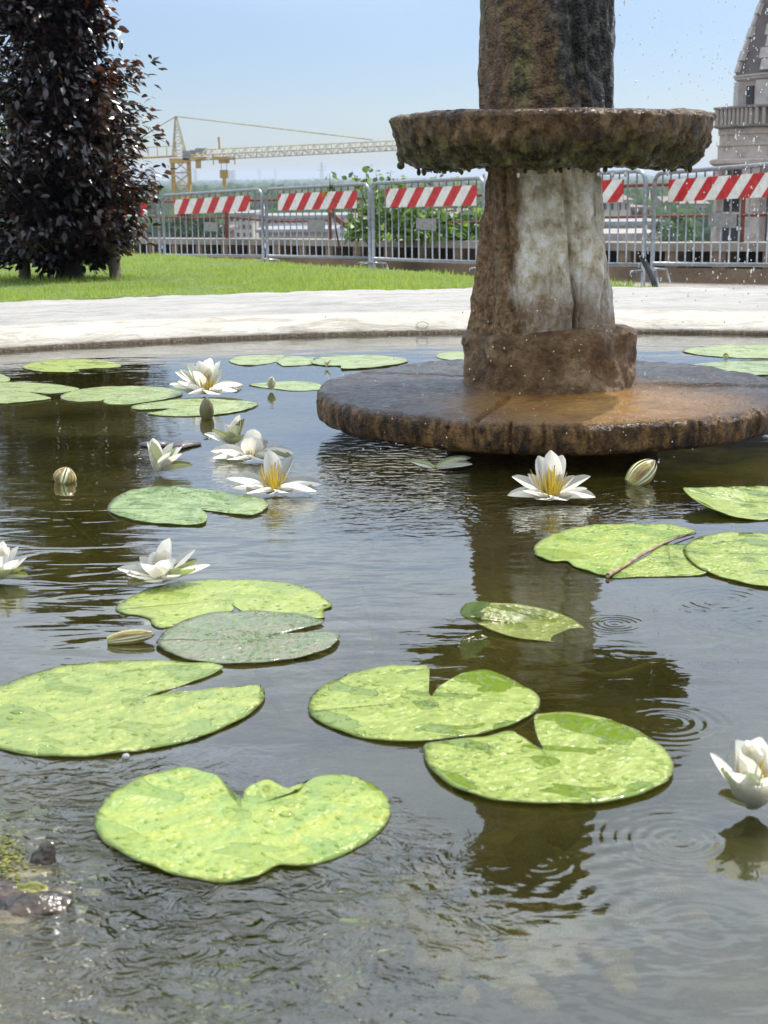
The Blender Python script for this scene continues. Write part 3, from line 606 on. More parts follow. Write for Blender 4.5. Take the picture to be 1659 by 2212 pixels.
pad('c4', [(302,530),(330,505),(420,485),(560,475),(700,472),(820,480),(900,500),(915,520),(830,540),(740,555),(640,565),(545,562),(518,548),(545,535),(500,547),(400,552),(330,545)],
    (600,520), P_GREEN[7], 'pale lily pad behind and left of the tall white flower', z=.003, ndrop=110, seed=8, big=1.3)
pad('c4', [(655,580),(720,560),(820,545),(1000,533),(1150,540),(1260,550),(1300,562),(1240,590),(1120,612),(980,622),(850,622),(740,612),(800,600),(900,588),(800,588),(700,592)],
    (920,575), P_GREEN[7], 'pale lily pad in front of the tall white flower, behind the upright dark bud', z=.005, ndrop=140, seed=9, big=1.5)
pad('c4', [(-120,470),(0,455),(150,455),(280,465),(380,480),(395,490),(330,507),(250,512),(150,504),(60,500),(-60,500)], (200,484), P_GREEN[7], 'upper of two pale lily pads overlapping at the left edge', z=.002, ndrop=40, seed=10, big=1.3)
pad('c4', [(0,502),(120,500),(200,515),(252,530),(240,540),(100,555),(0,560),(-80,550),(-120,530),(-80,508)], (80,528), P_GREEN[7], 'lower of two pale lily pads overlapping at the left edge', z=.005, ndrop=60, seed=11, big=1.3)
pad('c4', [(108,375),(180,350),(300,340),(430,338),(540,348),(605,362),(590,378),(480,384),(410,388),(380,394),(400,399),(330,405),(230,402),(150,392)], (370,372), P_GREEN[3], 'small yellowing lily pad alone near the far rim, upper left', z=.003, ndrop=0, seed=12)
pad('z5', [(710,285),(780,250),(900,235),(1080,232),(1240,240),(1200,270),(1160,292),(1050,315),(930,328),(800,322)], (980,280), P_GREEN[7], 'leftmost of three far lily pads touching in a row left of the column', z=.003, ndrop=0, seed=13)
pad('z5', [(1160,290),(1240,247),(1400,245),(1520,252),(1500,275),(1520,310),(1400,327),(1230,334),(1190,317)], (1340,288), P_GREEN[7], 'middle one of three far lily pads touching in a row left of the column', z=.004, ndrop=0, seed=14)
pad('d', [(670,783),(700,771),(760,767),(830,769),(880,776),(865,786),(800,794),(740,797),(735,790),(700,789)], (770,781), P_GREEN[7], 'rightmost of three far lily pads touching in a row, next to the stone slab', z=.006, ndrop=0, seed=15)
pad('c4', [(1250,465),(1340,455),(1480,447),(1580,455),(1620,475),(1600,492),(1480,498),(1400,490),(1300,478)], (1440,472), P_GREEN[7], 'half-sunken lily pad behind the crown-shaped bud, left of the slab', z=.001, ndrop=50, seed=16)
pad('d', [(940,768),(960,762),(1010,760),(1060,764),(1060,774),(1010,778),(960,776)], (1000,769), P_GREEN[7], 'small far lily pad mostly hidden behind the plinth', z=.003, ndrop=0, seed=17)
pad('c5', [(1360,160),(1420,146),(1550,140),(1680,143),(1770,155),(1780,172),(1700,184),(1580,186),(1470,180),(1400,172)], (1560,162), P_GREEN[7], 'far lily pad right of the column near the rim', z=.003, ndrop=40, seed=18, big=1.4)
pad('c5', [(1380,212),(1450,203),(1560,197),(1700,197),(1760,215),(1700,240),(1600,246),(1500,236),(1420,224)], (1580,220), P_GREEN[5], 'dim far lily pad just behind the slab at the right edge', z=.003, ndrop=30, seed=19)
pad('d', [(-60,812),(-10,806),(12,812),(22,820),(5,826),(-40,826)], (-15,816), P_GREEN[7], 'tip of a small far lily pad poking in at the left edge', z=.003, ndrop=0, seed=20)
pad('c5', [(1410,790),(1330,766),(1200,765),(1050,768),(930,790),(862,825),(843,850),(850,875),(900,895),(955,895),(985,915),(1040,932),(1095,944),(1150,915),(1230,862),(1290,832),(1350,806)],
    (1180,835), P_GREEN[2], 'yellow lily pad with a dried torn seam, right of centre in front of the slab', z=.004, ndrop=240, seed=21, big=1.2)
pad('c5', [(1290,836),(1250,866),(1180,907),(1112,951),(1200,949),(1320,947),(1440,940),(1450,900),(1440,860),(1400,838)], (1320,895), P_GREEN[0], 'green lily pad wedged between the seamed yellow pad and the round right one', z=.002, ndrop=160, seed=22)
pad('c5', [(1366,845),(1400,815),(1470,797),(1560,792),(1659,800),(1760,830),(1800,880),(1770,940),(1700,975),(1640,982),(1560,966),(1470,941),(1400,906),(1370,870)], (1590,880), P_GREEN[0], 'round lily pad cut by the right edge below the curled one', z=.006, ndrop=380, seed=23)
pad('c5', [(1362,645,.022),(1400,641,.02),(1500,635,.012),(1600,630,.004),(1700,640),(1790,685),(1720,730),(1659,748),(1600,750),(1540,740,.003),(1460,712,.010),(1400,682,.018)], (1590,695), P_GREEN[0], 'curled lily pad with lifted edge near the right frame edge, beside the slab', z=.004, ndrop=150, seed=24)
# folded, half-sunken pad
pad('c7', [(341,238,.016),(350,205,.024),(380,188,.024),(470,190,.020),(600,197,.012),(720,222,.006),(820,260,.001),(890,318,-.003),(900,365,-.005),(840,372,-.004),(720,356,-.001),(600,342,.001),(500,316,.003),(400,272,.006)],
    (590,275), P_GREEN[6], 'olive lily pad folded and half sunk, lying across the column reflection', z=.003, ndrop=0, seed=25, wav=.0003)
q = [at_z(*cv('c7', [p])[0][:2], p[2]) for p in ((341,238,.02),(352,202,.034),(400,183,.036),(470,189,.026),(440,215,.02),(400,243,.016))]
o = mesh('folded_tip', catmull([tuple(w-q[0]) for w in q], 4), [tuple(range(24))], P_GREEN[5]); fp = [x for x in COL.objects if x.get('label', '').startswith('olive lily pad')][0]
link('folded_tip', o, fp, q[0]-Vector(fp.location))
# dried seam twig
mb = MB(); sp = [at_z(*cv('c5', [p])[0], .004) for p in ((1100,943),(1160,910),(1225,868),(1290,833),(1400,792))]
mb.tube(sp, [.0035,.0018,.0024,.0014,.001], 8); t_ = mb.obj('dried_leaf_edge', simple('dried_edge', (.42,.30,.22), .7, sc=60, c2=(.22,.12,.08)), smooth=True)
tag(t_, 'curled dried brown leaf edge lying along the seam between two yellow pads', 'dried leaf')
# ================================================================= FLOWERS
def petal_mesh(name, mat, cup=.35, bend=.12, wpow=.8):
    NL, NW = 9, 6; V = []
    for i in range(NL+1):
        t = i/NL; w = .62*(math.sin(math.pi*min(1, t**1.05*.93+.05)))**(wpow*.75)*(.35 if t == 1 else 1)+.0
        if t < .3: w = max(w, .15)
        if i == NL: w = .06
        for j in range(NW+1):
            s = j/NW*2-1; V.append((t, s*w, cup*w*s*s*(1-.3*t)+bend*t*t-.0+.008*math.sin(s*7+t*5)))
    Fc = [(i*(NW+1)+j, i*(NW+1)+j+1, (i+1)*(NW+1)+j+1, (i+1)*(NW+1)+j) for i in range(NL) for j in range(NW)]
    return mesh(name, V, Fc, mat, True)
PM = [petal_mesh('petal', MAT['petal']), petal_mesh('petal', MAT['petal'], .5, .22, .7), petal_mesh('petal', MAT['petal'], .45, .06, .9)]
SM = petal_mesh('sepal', MAT['sepal'], .4, .15); SB = petal_mesh('sepal', MAT['sepal_br'], .4, .12)
def stamen_mesh(seed, n=34, curl=1.0):
    rr = random.Random(seed); mb = MB()
    for k in range(n):
        a = k*2.399; ring = k/n; r0 = .02+.12*ring; el = R_(82-38*ring+rr.uniform(-8,8)); l = rr.uniform(.34,.52)
        pts = []
        for i in range(5):
            t = i/4; e = el+t*t*curl*.9*rr.uniform(.6,1.2)
            pts.append((math.cos(a)*(r0+l*t*math.cos(el)-.10*t*t*curl*ring), math.sin(a)*(r0+l*t*math.cos(el)-.10*t*t*curl*ring), l*t*math.sin(el)+.02))
        # a flat strap: two-sided ribbon
        x, y = -math.sin(a)*.022, math.cos(a)*.022; V = []
        for i, p in enumerate(pts): w = (1.2, 1, .8, .6, .35)[i]; V += [(p[0]-x*w, p[1]-y*w, p[2]), (p[0]+x*w, p[1]+y*w, p[2]), (p[0]+math.cos(a)*.014*w, p[1]+math.sin(a)*.014*w, p[2]+.004)]
        Fc = []
        for i in range(4):
            b = i*3; Fc += [(b,b+1,b+4,b+3),(b+1,b+2,b+5,b+4),(b+2,b,b+3,b+5)]
        mb.add(V, Fc)
    mb.add(IV*np.array([.11,.11,.06])+np.array([0,0,.03]), IF)
    return mb.me('stamens', MAT['stamen'], True)
STM = [stamen_mesh(1), stamen_mesh(2, 40, .6), stamen_mesh(3, 30, 1.5)]
def flower(u, v, size_px, petals, label, stam=1.0, zb=.004, st=0, sz=.03):
    p = at_z(u, v, zb); s = size_px/F_*(p-Vector((0,0,CAMH))).dot(FW)
    r = empty('water_lily', p, label, 'water lily')
    for (az, el, l, w, kind) in petals:
        me = {'p': PM[0], 'i': PM[1], 'f': PM[2], 's': SM, 'b': SB}[kind]
        off = .10*s if kind != 's' and kind != 'b' else .05*s
        a = R_(az); o = link('sepal' if kind in 'sb' else 'petal', me, r, (off*math.cos(a), off*math.sin(a), .02*s), (0, -R_(el), a), (s*l, s*w, s*l))
        o.rotation_euler = (Matrix.Rotation(a, 3, 'Z')@Matrix.Rotation(-R_(el), 3, 'Y')@Matrix.Rotation(R_(random.uniform(-9,9)), 3, 'X')).to_euler()
    if stam: link('stamens', STM[st], r, (0,0,sz*s), (0,0,random.random()*6), (s*stam,)*3, kind='stuff')
    return r
# tall white flower at the back
flower(443, 851, 72, [(182,34,1,.42,'p'),(196,12,1,.42,'p'),(150,52,1,.42,'p'),(168,40,.95,.36,'p'),(128,62,.95,.42,'i'),(60,66,1.02,.4,'i'),(28,58,1.02,.4,'p'),(96,60,.9,.4,'i'),(2,10,1.05,.42,'f'),(-18,3,.95,.4,'f'),(-52,2,.8,.42,'f'),(240,4,.75,.42,'f'),(215,22,.9,.42,'p'),(236,50,.8,.36,'i'),(60,30,1.0,.4,'p'),(120,40,1.0,.4,'p'),(20,-1,1.1,.4,'s'),(160,-1,1.,.4,'s')],
    'upright white water lily standing open between two pale pads at the back left', 1.3)
flower(544, 992, 78, [(178,8,1.05,.36,'f'),(200,2,1,.36,'f'),(160,4,1,.4,'f'),(225,4,.8,.4,'f'),(262,2,.62,.44,'f'),(300,3,.75,.42,'f'),(330,3,1,.36,'f'),(0,4,1.08,.36,'f'),(22,5,1,.36,'f'),(60,30,.7,.4,'p'),(88,62,.78,.44,'i'),(120,16,.8,.4,'p'),(280,68,.62,.5,'i'),(345,-1,1.1,.36,'b')],
    'flattened white water lily beside the brown bud cluster, one petal upright', .85, st=2)
flower(592, 1063, 84, [(178,14,1.15,.40,'f'),(192,5,1,.36,'f'),(222,3,.8,.42,'f'),(262,2,.55,.46,'f'),(0,5,1.15,.42,'f'),(338,1,1.1,.38,'f'),(18,4,.9,.34,'f'),(112,66,1.05,.42,'p'),(48,46,1.0,.36,'p'),(312,3,.6,.44,'f')],
    'wilting white water lily with a thick yellow tuft beside the blue green pad', 1.5, st=2)
flower(1189, 1078, 88, [(178,26,1.0,.42,'p'),(188,3,.98,.36,'f'),(205,14,.75,.42,'p'),(122,62,1.05,.42,'p'),(90,74,1.15,.42,'p'),(54,58,1.08,.42,'p'),(4,24,1.02,.44,'p'),(350,12,.82,.42,'p'),(345,1,1.0,.36,'f'),(230,6,.55,.46,'f'),(262,5,.5,.46,'f'),(300,4,.6,.46,'f'),(20,36,.75,.36,'p'),(150,40,.75,.36,'p')],
    'white water lily with yellow centre in the shade under the slab edge', 1.5, st=1)
flower(352, 1258, 88, [(180,12,1.05,.36,'p'),(205,14,.85,.46,'p'),(150,36,.8,.4,'p'),(128,52,.72,.4,'i'),(60,62,1.02,.4,'i'),(30,34,1.05,.36,'p'),(8,12,1.12,.34,'p'),(350,14,.85,.42,'s'),(262,42,.62,.5,'i'),(225,34,.78,.48,'i'),(298,44,.8,.46,'i'),(318,20,.62,.44,'p'),(240,10,.62,.46,'p'),(90,60,.75,.4,'i'),(20,22,.95,.3,'b'),(215,-1,.9,.36,'b'),(330,30,.7,.32,'b')],
    'bright white water lily half open beside the speckled yellow pad', .7)
flower(2, 1252, 74, [(180,20,1,.4,'p'),(78,66,1.05,.4,'i'),(40,52,1.0,.4,'p'),(60,58,.9,.4,'i'),(300,52,.85,.42,'i'),(330,40,.9,.42,'p'),(250,40,.8,.42,'i'),(20,34,.9,.4,'p'),(0,20,.8,.36,'b'),(310,26,.8,.4,'b'),(350,0,.8,.36,'s'),(120,60,1,.4,'i')],
    'white water lily cut off by the left edge of the picture', .8)
flower(1624, 1747, 126, [(176,50,1.15,.44,'p'),(200,46,1.0,.36,'b'),(150,66,1.15,.6,'i'),(118,70,1.12,.6,'i'),(228,50,1.0,.6,'p'),(262,46,.80,.62,'p'),(205,66,1.05,.55,'i'),(246,50,1.0,.32,'s'),(300,50,.95,.6,'p'),(335,48,1.1,.6,'p'),(10,52,1.15,.46,'p'),(60,62,1.15,.48,'i'),(90,68,1.05,.46,'i'),(185,20,.62,.3,'b'),(40,30,.9,.36,'s')],
    'big half-open white water lily cut by the right edge, nearest of all flowers', 1.5, sz=.22)
# buds
def bud_parts():
    def r_(t): return .5*math.sin(math.pi*min(1, .10+.9*t)**.85)**.75*(1-.12*t)
    V = []; NT, NS = 12, 9
    for i in range(NT+1):
        t = i/NT; r = .5*(math.sin(math.pi*(.14+.86*t)))**.7 if t < 1 else .005
        for j in range(NS+1):
            a = R_(-43+86*j/NS); rr = r*(1+.05*math.cos(a*2)); V.append((rr*math.cos(a), rr*math.sin(a), t))
    Fc = [(i*(NS+1)+j, i*(NS+1)+j+1, (i+1)*(NS+1)+j+1, (i+1)*(NS+1)+j) for i in range(NT) for j in range(NS)]
    body, BF = lathe([(.2,0),(.38,.12),(.455,.3),(.45,.5),(.36,.75),(.2,.92),(.01,.99)], 20, k=3)
    return V, Fc, body, BF
BV, BFc, BB, BBF = bud_parts()
SEPG = mesh('bud_sepal', BV, BFc, MAT['budg'], True); SEPB = mesh('bud_sepal', BV, BFc, MAT['budb'], True)
CORE = mesh('petal_cone', BB, BBF, MAT['petal'], True)
def bud(u, v, h, w, label, mat='g', tilt=0, tdir=0, spread=0, zb=0, rot=20):
    p = at_z(u, v, zb); s = 1/F_*(p-Vector((0,0,CAMH))).dot(FW)
    r = empty('lily_bud', p, label, 'flower bud')
    Rm = Matrix.Rotation(R_(tdir), 3, 'Z')@Matrix.Rotation(R_(tilt), 3, 'Y')@Matrix.Rotation(R_(rot-tdir), 3, 'Z')
    r.rotation_euler = Rm.to_euler(); off = -.12*h*s if tilt < 50 else 0
    link('petal_cone', CORE, r, (0,0,off), (0,0,0), (w*s*.97, w*s*.97, h*s*1.08))
    for k in range(4):
        a = k*math.pi/2; e = Matrix.Rotation(a, 3, 'Z')@Matrix.Rotation(R_(spread), 3, 'Y')
        link('sepal', SEPG if mat == 'g' else SEPB, r, (0,0,off), e.to_euler(), (w*s, w*s, h*s*1.12))
    return r
bud(447, 904, 47, 30, 'tall closed dark green bud standing upright in front of the pale pad', 'g')
bud(137, 1043, 36, 48, 'round brown bud with cream stripes floating alone at the left', 'b', 18, 20, 3, zb=-.002, rot=50)
bud(1360, 1046, 70, 46, 'pale green bud leaning over in the shade under the right of the slab', 'b', 55, 25, 4, rot=75)
bud(232, 1384, 92, 30, 'slim brown bud lying flat on the water left of the dusky pad', 'b', 84, 8, 2, zb=.004, rot=50)
def halfopen(u, v, size, petals, label): return flower(u, v, size, petals, label, 0)
halfopen(340, 1020, 62, [(165,70,1.05,.32,'p'),(120,74,1.15,.4,'p'),(230,74,1.12,.40,'b'),(25,42,1.05,.40,'p'),(-5,44,1.05,.36,'s'),(10,40,1.15,.42,'p'),(40,50,1.1,.4,'p'),(-12,32,1.05,.42,'p'),(0,4,1.2,.28,'b'),(200,66,.8,.3,'s'),(-30,48,.9,.4,'p')],
    'green and brown opening bud with white petals leaning right, left of the flat flower')
halfopen(506, 962, 56, [(60,66,1.15,.38,'p'),(30,60,1.05,.40,'b'),(80,70,.95,.38,'p'),(140,58,.85,.36,'p'),(180,34,.8,.4,'p'),(195,30,1.0,.34,'s'),(240,50,.7,.4,'b'),(290,56,.9,.36,'s'),(330,40,.6,.5,'b'),(262,30,.6,.5,'b'),(170,14,1.15,.3,'p')],
    'half-open bud cluster with dark sepals behind the flattened flower')
halfopen(586, 842, 26, [(182,76,.8,.5,'s'),(210,78,.85,.6,'b'),(240,80,.95,.6,'s'),(262,80,.9,.5,'s'),(300,80,1,.6,'s'),(340,78,1.05,.6,'b'),(10,74,.95,.6,'b'),(60,80,1.05,.6,'p'),(120,80,.95,.6,'p'),(270,82,.8,.5,'p')],
    'small crown-shaped half-open bud reflected in the calm water by the slab')
halfopen(706, 792, 16, [(180,60,.8,.6,'b'),(10,50,1,.6,'s'),(90,70,.8,.6,'p'),(40,60,.9,.5,'p')], 'tiny bud tip in front of the three touching far pads')
halfopen(940, 1014, 62, [(176,12,.8,.5,'p'),(160,4,1,.4,'s'),(10,6,1.15,.36,'s'),(-8,2,1.2,.3,'p'),(30,3,1.4,.26,'p')], 'half-sunken fallen petals in the dark water under the slab left side')
halfopen(1568, 779, 16, [(90,70,1,.6,'b'),(200,60,.8,.6,'b'),(340,60,.8,.6,'b'),(270,70,.8,.6,'s')], 'tiny dark bud among the far pads right of the column')
# floating dark leaf scraps
def scrap(pts, label, z=.002):
    q = [at_z(a, b, z+random.uniform(0,.004)) for a, b in pts]; c = sum(q, Vector())/len(q); O = catmull([tuple(w-c) for w in q], 3)
    V = [(0,0,.004)]+[tuple(o) for o in O]+[(o[0]*.96, o[1]*.96, o[2]-.003) for o in O]; n = len(O)
    Fc = [(0, 1+k, 1+(k+1)%n) for k in range(n)]+[(1+k, 1+n+k, 1+n+(k+1)%n, 1+(k+1)%n) for k in range(n)]
    o = link('dead_leaf', mesh('dead_leaf', V, Fc, MAT['dead'], True), None, c); tag(o, label, 'dead leaf')
scrap([(362,962),(380,955),(395,951),(430,954),(434,958),(410,962),(385,968)], 'crumpled dark dead leaf floating behind the flattened flower')
scrap([(300,958),(330,952),(375,955),(360,961),(320,962)], 'thin dead leaf just above the opening brown bud')
scrap([(495,838),(510,834),(522,838),(510,843)], 'small dark dead leaf scrap floating right of the tall white flower')
# bubble beside the largest pad
bb = link('water_bubble', mesh('water_bubble', IV, IF, MAT['spray'], True), None, at_z(272, 1634, .001), (0,0,0), (.004,.004,.003)); tag(bb, 'air bubble at the near edge of the largest pad', 'bubble')
# underwater stems
def stem(pts, r, label, z=-.03):
    q = [at_z(p[0], p[1], z if len(p) < 3 else p[2]) for p in pts]; C_ = catmull([tuple(w) for w in q], 6, False); c = Vector(C_[0]); mb = MB(); mb.tube([Vector(w)-c for w in C_], r, 7)
    o = mb.obj('underwater_stem', MAT['stem'], None, c, True); tag(o, label, 'water plant', 'submerged lily stalks')
stem([(112,1052),(120,1085),(160,1135),(210,1180)], .0032, 'yellow submerged stem curving down from the round brown bud', -.015)
stem([(0,1262),(100,1262),(200,1268),(290,1275)], .004, 'thin straight stem running from the left edge to the half open flower', -.006)
stem([(0,1045),(90,1040),(180,1035)], .003, 'thin stem left of the round brown bud', -.006)
stem([(0,1352),(90,1352),(180,1350)], .003, 'thin stem at the left edge, level with the speckled pad', -.008)
stem([(715,1325),(800,1355),(900,1395),(940,1412)], .004, 'submerged stem trailing right from the speckled pad', -.01)
stem([(640,1420),(720,1450),(800,1480)], .005, 'submerged stem between the dusky pad and the central pad', -.02)
stem([(560,1450),(590,1500),(640,1570),(690,1610)], .007, 'thick submerged stem between the largest and the central pad', -.05)
stem([(500,1555),(600,1565),(700,1590),(760,1600)], .005, 'submerged stem crossing in front of the central pad', -.03)
stem([(760,1250),(800,1330),(820,1420)], .006, 'faint stem rising from the depths above the central pad', -.09)
stem([(1160,1400),(1300,1460),(1450,1420),(1640,1370)], .005, 'long faint stem under the open water at right', -.08)
# pebbles on the floor, seen through the near water
PB = []
for k in range(3):
    Q = IV.copy(); Q = Q*(1+fbm(Q+k*9, 1.3, 2, k)[:,None]*.3); PB.append(mesh('pebble', Q, IF, MAT['pebble'], True))
PB2 = [PB[0], PB[1], PB[2]]
for k, c_ in ((1, (.62,.60,.38)), (2, (.72,.52,.32))): PB2[k].materials[0] = simple('pebble_tone', c_, .8, sc=14, var=.35)
for k in range(130):
    u, v = random.gauss(1040, 200), random.gauss(1985, 105); p = at_z(u, v, -.12); s = random.uniform(.008, .024)
    if p.y < .75 : continue
    tag(link('pebble', PB[k%3], None, p, (0,0,random.random()*6), (s, s*random.uniform(.6,1), s*.5)), ('yellowish', 'grey green', 'brownish')[k%3]+' pebble on the pool floor under the near water', 'pebble', ('yellowish', 'grey green', 'brownish')[k%3]+' pebbles on the pool floor')
# near-left rocks
def rock(u, v, z, sx, sy, sz, mat, seed, label, up=False):
    Q = IV.copy() if False else None
    b = bmesh.new(); bmesh.ops.create_icosphere(b, subdivisions=4, radius=1); Q = np.array([w.co[:] for w in b.verts]); Fq = [tuple(w.index for w in f.verts) for f in b.faces]; b.free()
    Q = Q*(1+fbm(Q+seed*7, 1.1, 4, seed)[:,None]*.34)*np.array([sx, sy, sz]); o = link('rock', mesh('rock', Q, Fq, mat, True), None, at_z(u, v, z)); tag(o, label, 'rock')
rock(8, 1942, -.004, .034, .016, .014, MAT['rock'], 1, 'dark wet rock breaking the surface at the near left edge')
rock(62, 1968, -.004, .030, .016, .012, MAT['rock'], 2, 'brown wet rock just right of the dark one at near left')
rock(20, 2000, -.006, .034, .014, .010, MAT['rock2'], 3, 'tan wet rock nearest the viewer in the lower left group')
rock(66, 1924, .004, .016, .007, .006, MAT['weed'], 4, 'small yellow rounded stone on top of the lower left rocks')
rock(112, 1950, -.005, .018, .012, .010, MAT['rock2'], 5, 'small olive rock at the right of the lower left group')
rock(94, 1872, -.006, .012, .008, .022, MAT['rock'], 6, 'pointed dark stone tip poking up behind the lower left rocks')
rock(30, 1900, -.010, .04, .02, .012, MAT['rock2'], 7, 'submerged olive rock farthest back in the lower left group')
mb = MB()
for k in range(260):
    p = at_z(random.gauss(8, 26), random.gauss(1850, 30), .0005+random.random()*.002); s = random.uniform(.0005,.0017); mb.add(JV*np.array([s*1.9, s, s*.5])+np.array(p), JF)
tag(mb.obj('pond_weed', MAT['weed'], smooth=True), 'yellow floating weed specks at the left edge', 'pond weed', kind='stuff')
# spray drops in the air
mb = MB()
for k in range(520):
    y = random.uniform(2.5, 4.2); u = 1659-abs(random.gauss(0, 150)) if random.random() < .75 else random.uniform(1330, 1659); v = random.uniform(0, 640)**1.0
    if u < 1335: continue
    if 225 < v < 380 and u < 1545: continue
    s = abs(random.gauss(.0006, .0006))+.0004; p = at_y(u, v, y); mb.add(JV*np.array([s, s, s*random.uniform(1,3)])+np.array(p), JF)
for k in range(160):
    y = random.uniform(2.2, 2.9); u = random.uniform(700, 1659); v = random.uniform(640, 1120); s = random.uniform(.0006,.0014); p = at_y(u, v, y)
    if p.z > .01: mb.add(JV*np.array([s, s, s*1.3])+np.array(p), JF)
tag(mb.obj('water_spray', MAT['spray'], smooth=True), 'fine water drops falling through the air around the fountain', 'water spray', kind='stuff')
# ================================================================= COPPER BEECH
TB = at_y(150, 604, 7.5); TB.z = lawnz(TB.x, TB.y)
tree = empty('copper_beech', TB, 'dark purple copper beech tree on the lawn at left', 'tree')
mb = MB(); mb.tube([(0,0,-.05),(.01,0,.15),(-.02,.01,.5),(.01,-.01,.95),(0,0,1.5)], [.075,.062,.05,.035,.012], 14); mb.obj('trunk', MAT['bark'], tree, smooth=True)
LV = [(0,0,0),(.28,-.2,.05),(.3,0,-.0),(.28,.2,.05),(.62,-.22,.03),(.65,0,-.03),(.62,.22,.03),(1,0,-.10)]; LF = [(0,1,2),(0,2,3),(1,4,5,2),(2,5,6,3),(4,7,5),(5,7,6)]
LVn = np.array(LV)
leafA = mesh('leaf', LV, LF, MAT['beech'], False); leafB = mesh('leaf', LV, LF, MAT['beech2'], False)
def crown_r(z):  # half width by height above the lawn
    return float(np.interp(z, [.0,.10,.19,.28,.46,.63,.81,1.03,1.15,1.25,1.4,1.6,1.72], [.14,.24,.35,.43,.40,.44,.43,.38,.31,.23,.23,.14,.03]))
br = MB(); tips = []
for k in range(260):
    z = random.uniform(.10, 1.62); a = random.random()*6.283; rr_ = crown_r(z)*random.uniform(.55,1.10)*(1.4 if math.cos(a) < -.1 else 1); bz = max(.08, z-.22*rr_/.4)
    tip = Vector((rr_*math.cos(a), rr_*math.sin(a), z)); b0 = Vector((0,0,bz)); mid = b0.lerp(tip, .5)+Vector((0,0,-.02))
    br.tube([b0, mid, tip], [.009,.005,.002], 5, cap=False); tips.append((b0, mid, tip))
br.obj('branches', MAT['bark'], tree, smooth=True)
Ls = []
for k in range(27000):
    b0, mid, tip = random.choice(tips); t = random.uniform(.2, 1.04); p = b0.lerp(tip, t)+Vector([max(-.075, min(.075, random.gauss(0,.042))) for _ in range(3)])
    if p.z < .085+.04*math.sin(p.x*31): continue
    s = random.uniform(.034, .060); a = math.atan2(p.y, p.x)+random.gauss(0, .8)
    e = (Matrix.Rotation(a, 3, 'Z')@Matrix.Rotation(random.gauss(.25,.45), 3, 'Y')@Matrix.Rotation(random.gauss(0,.6), 3, 'X'))
    Ls.append((p, e, s))
Ls.sort(key=lambda q: q[0].y-.0*q[0].x)
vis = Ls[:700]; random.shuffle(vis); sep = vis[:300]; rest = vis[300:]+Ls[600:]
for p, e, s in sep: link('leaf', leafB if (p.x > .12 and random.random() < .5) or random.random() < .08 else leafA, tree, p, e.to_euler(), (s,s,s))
mb = MB()
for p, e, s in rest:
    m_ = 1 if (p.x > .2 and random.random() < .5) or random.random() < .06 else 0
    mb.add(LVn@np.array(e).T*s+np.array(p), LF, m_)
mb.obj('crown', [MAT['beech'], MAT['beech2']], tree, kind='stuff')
for u, v, hgt, lab in ((55,600,.85,'left wooden stake supporting the copper beech, half hidden in leaves'), (250,604,.9,'right wooden stake standing in front of the beech leaves, lit on one side')):
    p = at_y(u, v, 7.42); p.z = lawnz(p.x, p.y); mb = MB(); mb.tube([(0,0,-.1),(-.005,0,.4),(-.02,0,hgt)], [.030,.028,.026], 10)
    tag(mb.obj('tree_stake', MAT['stake'], None, p, True), lab, 'stake')
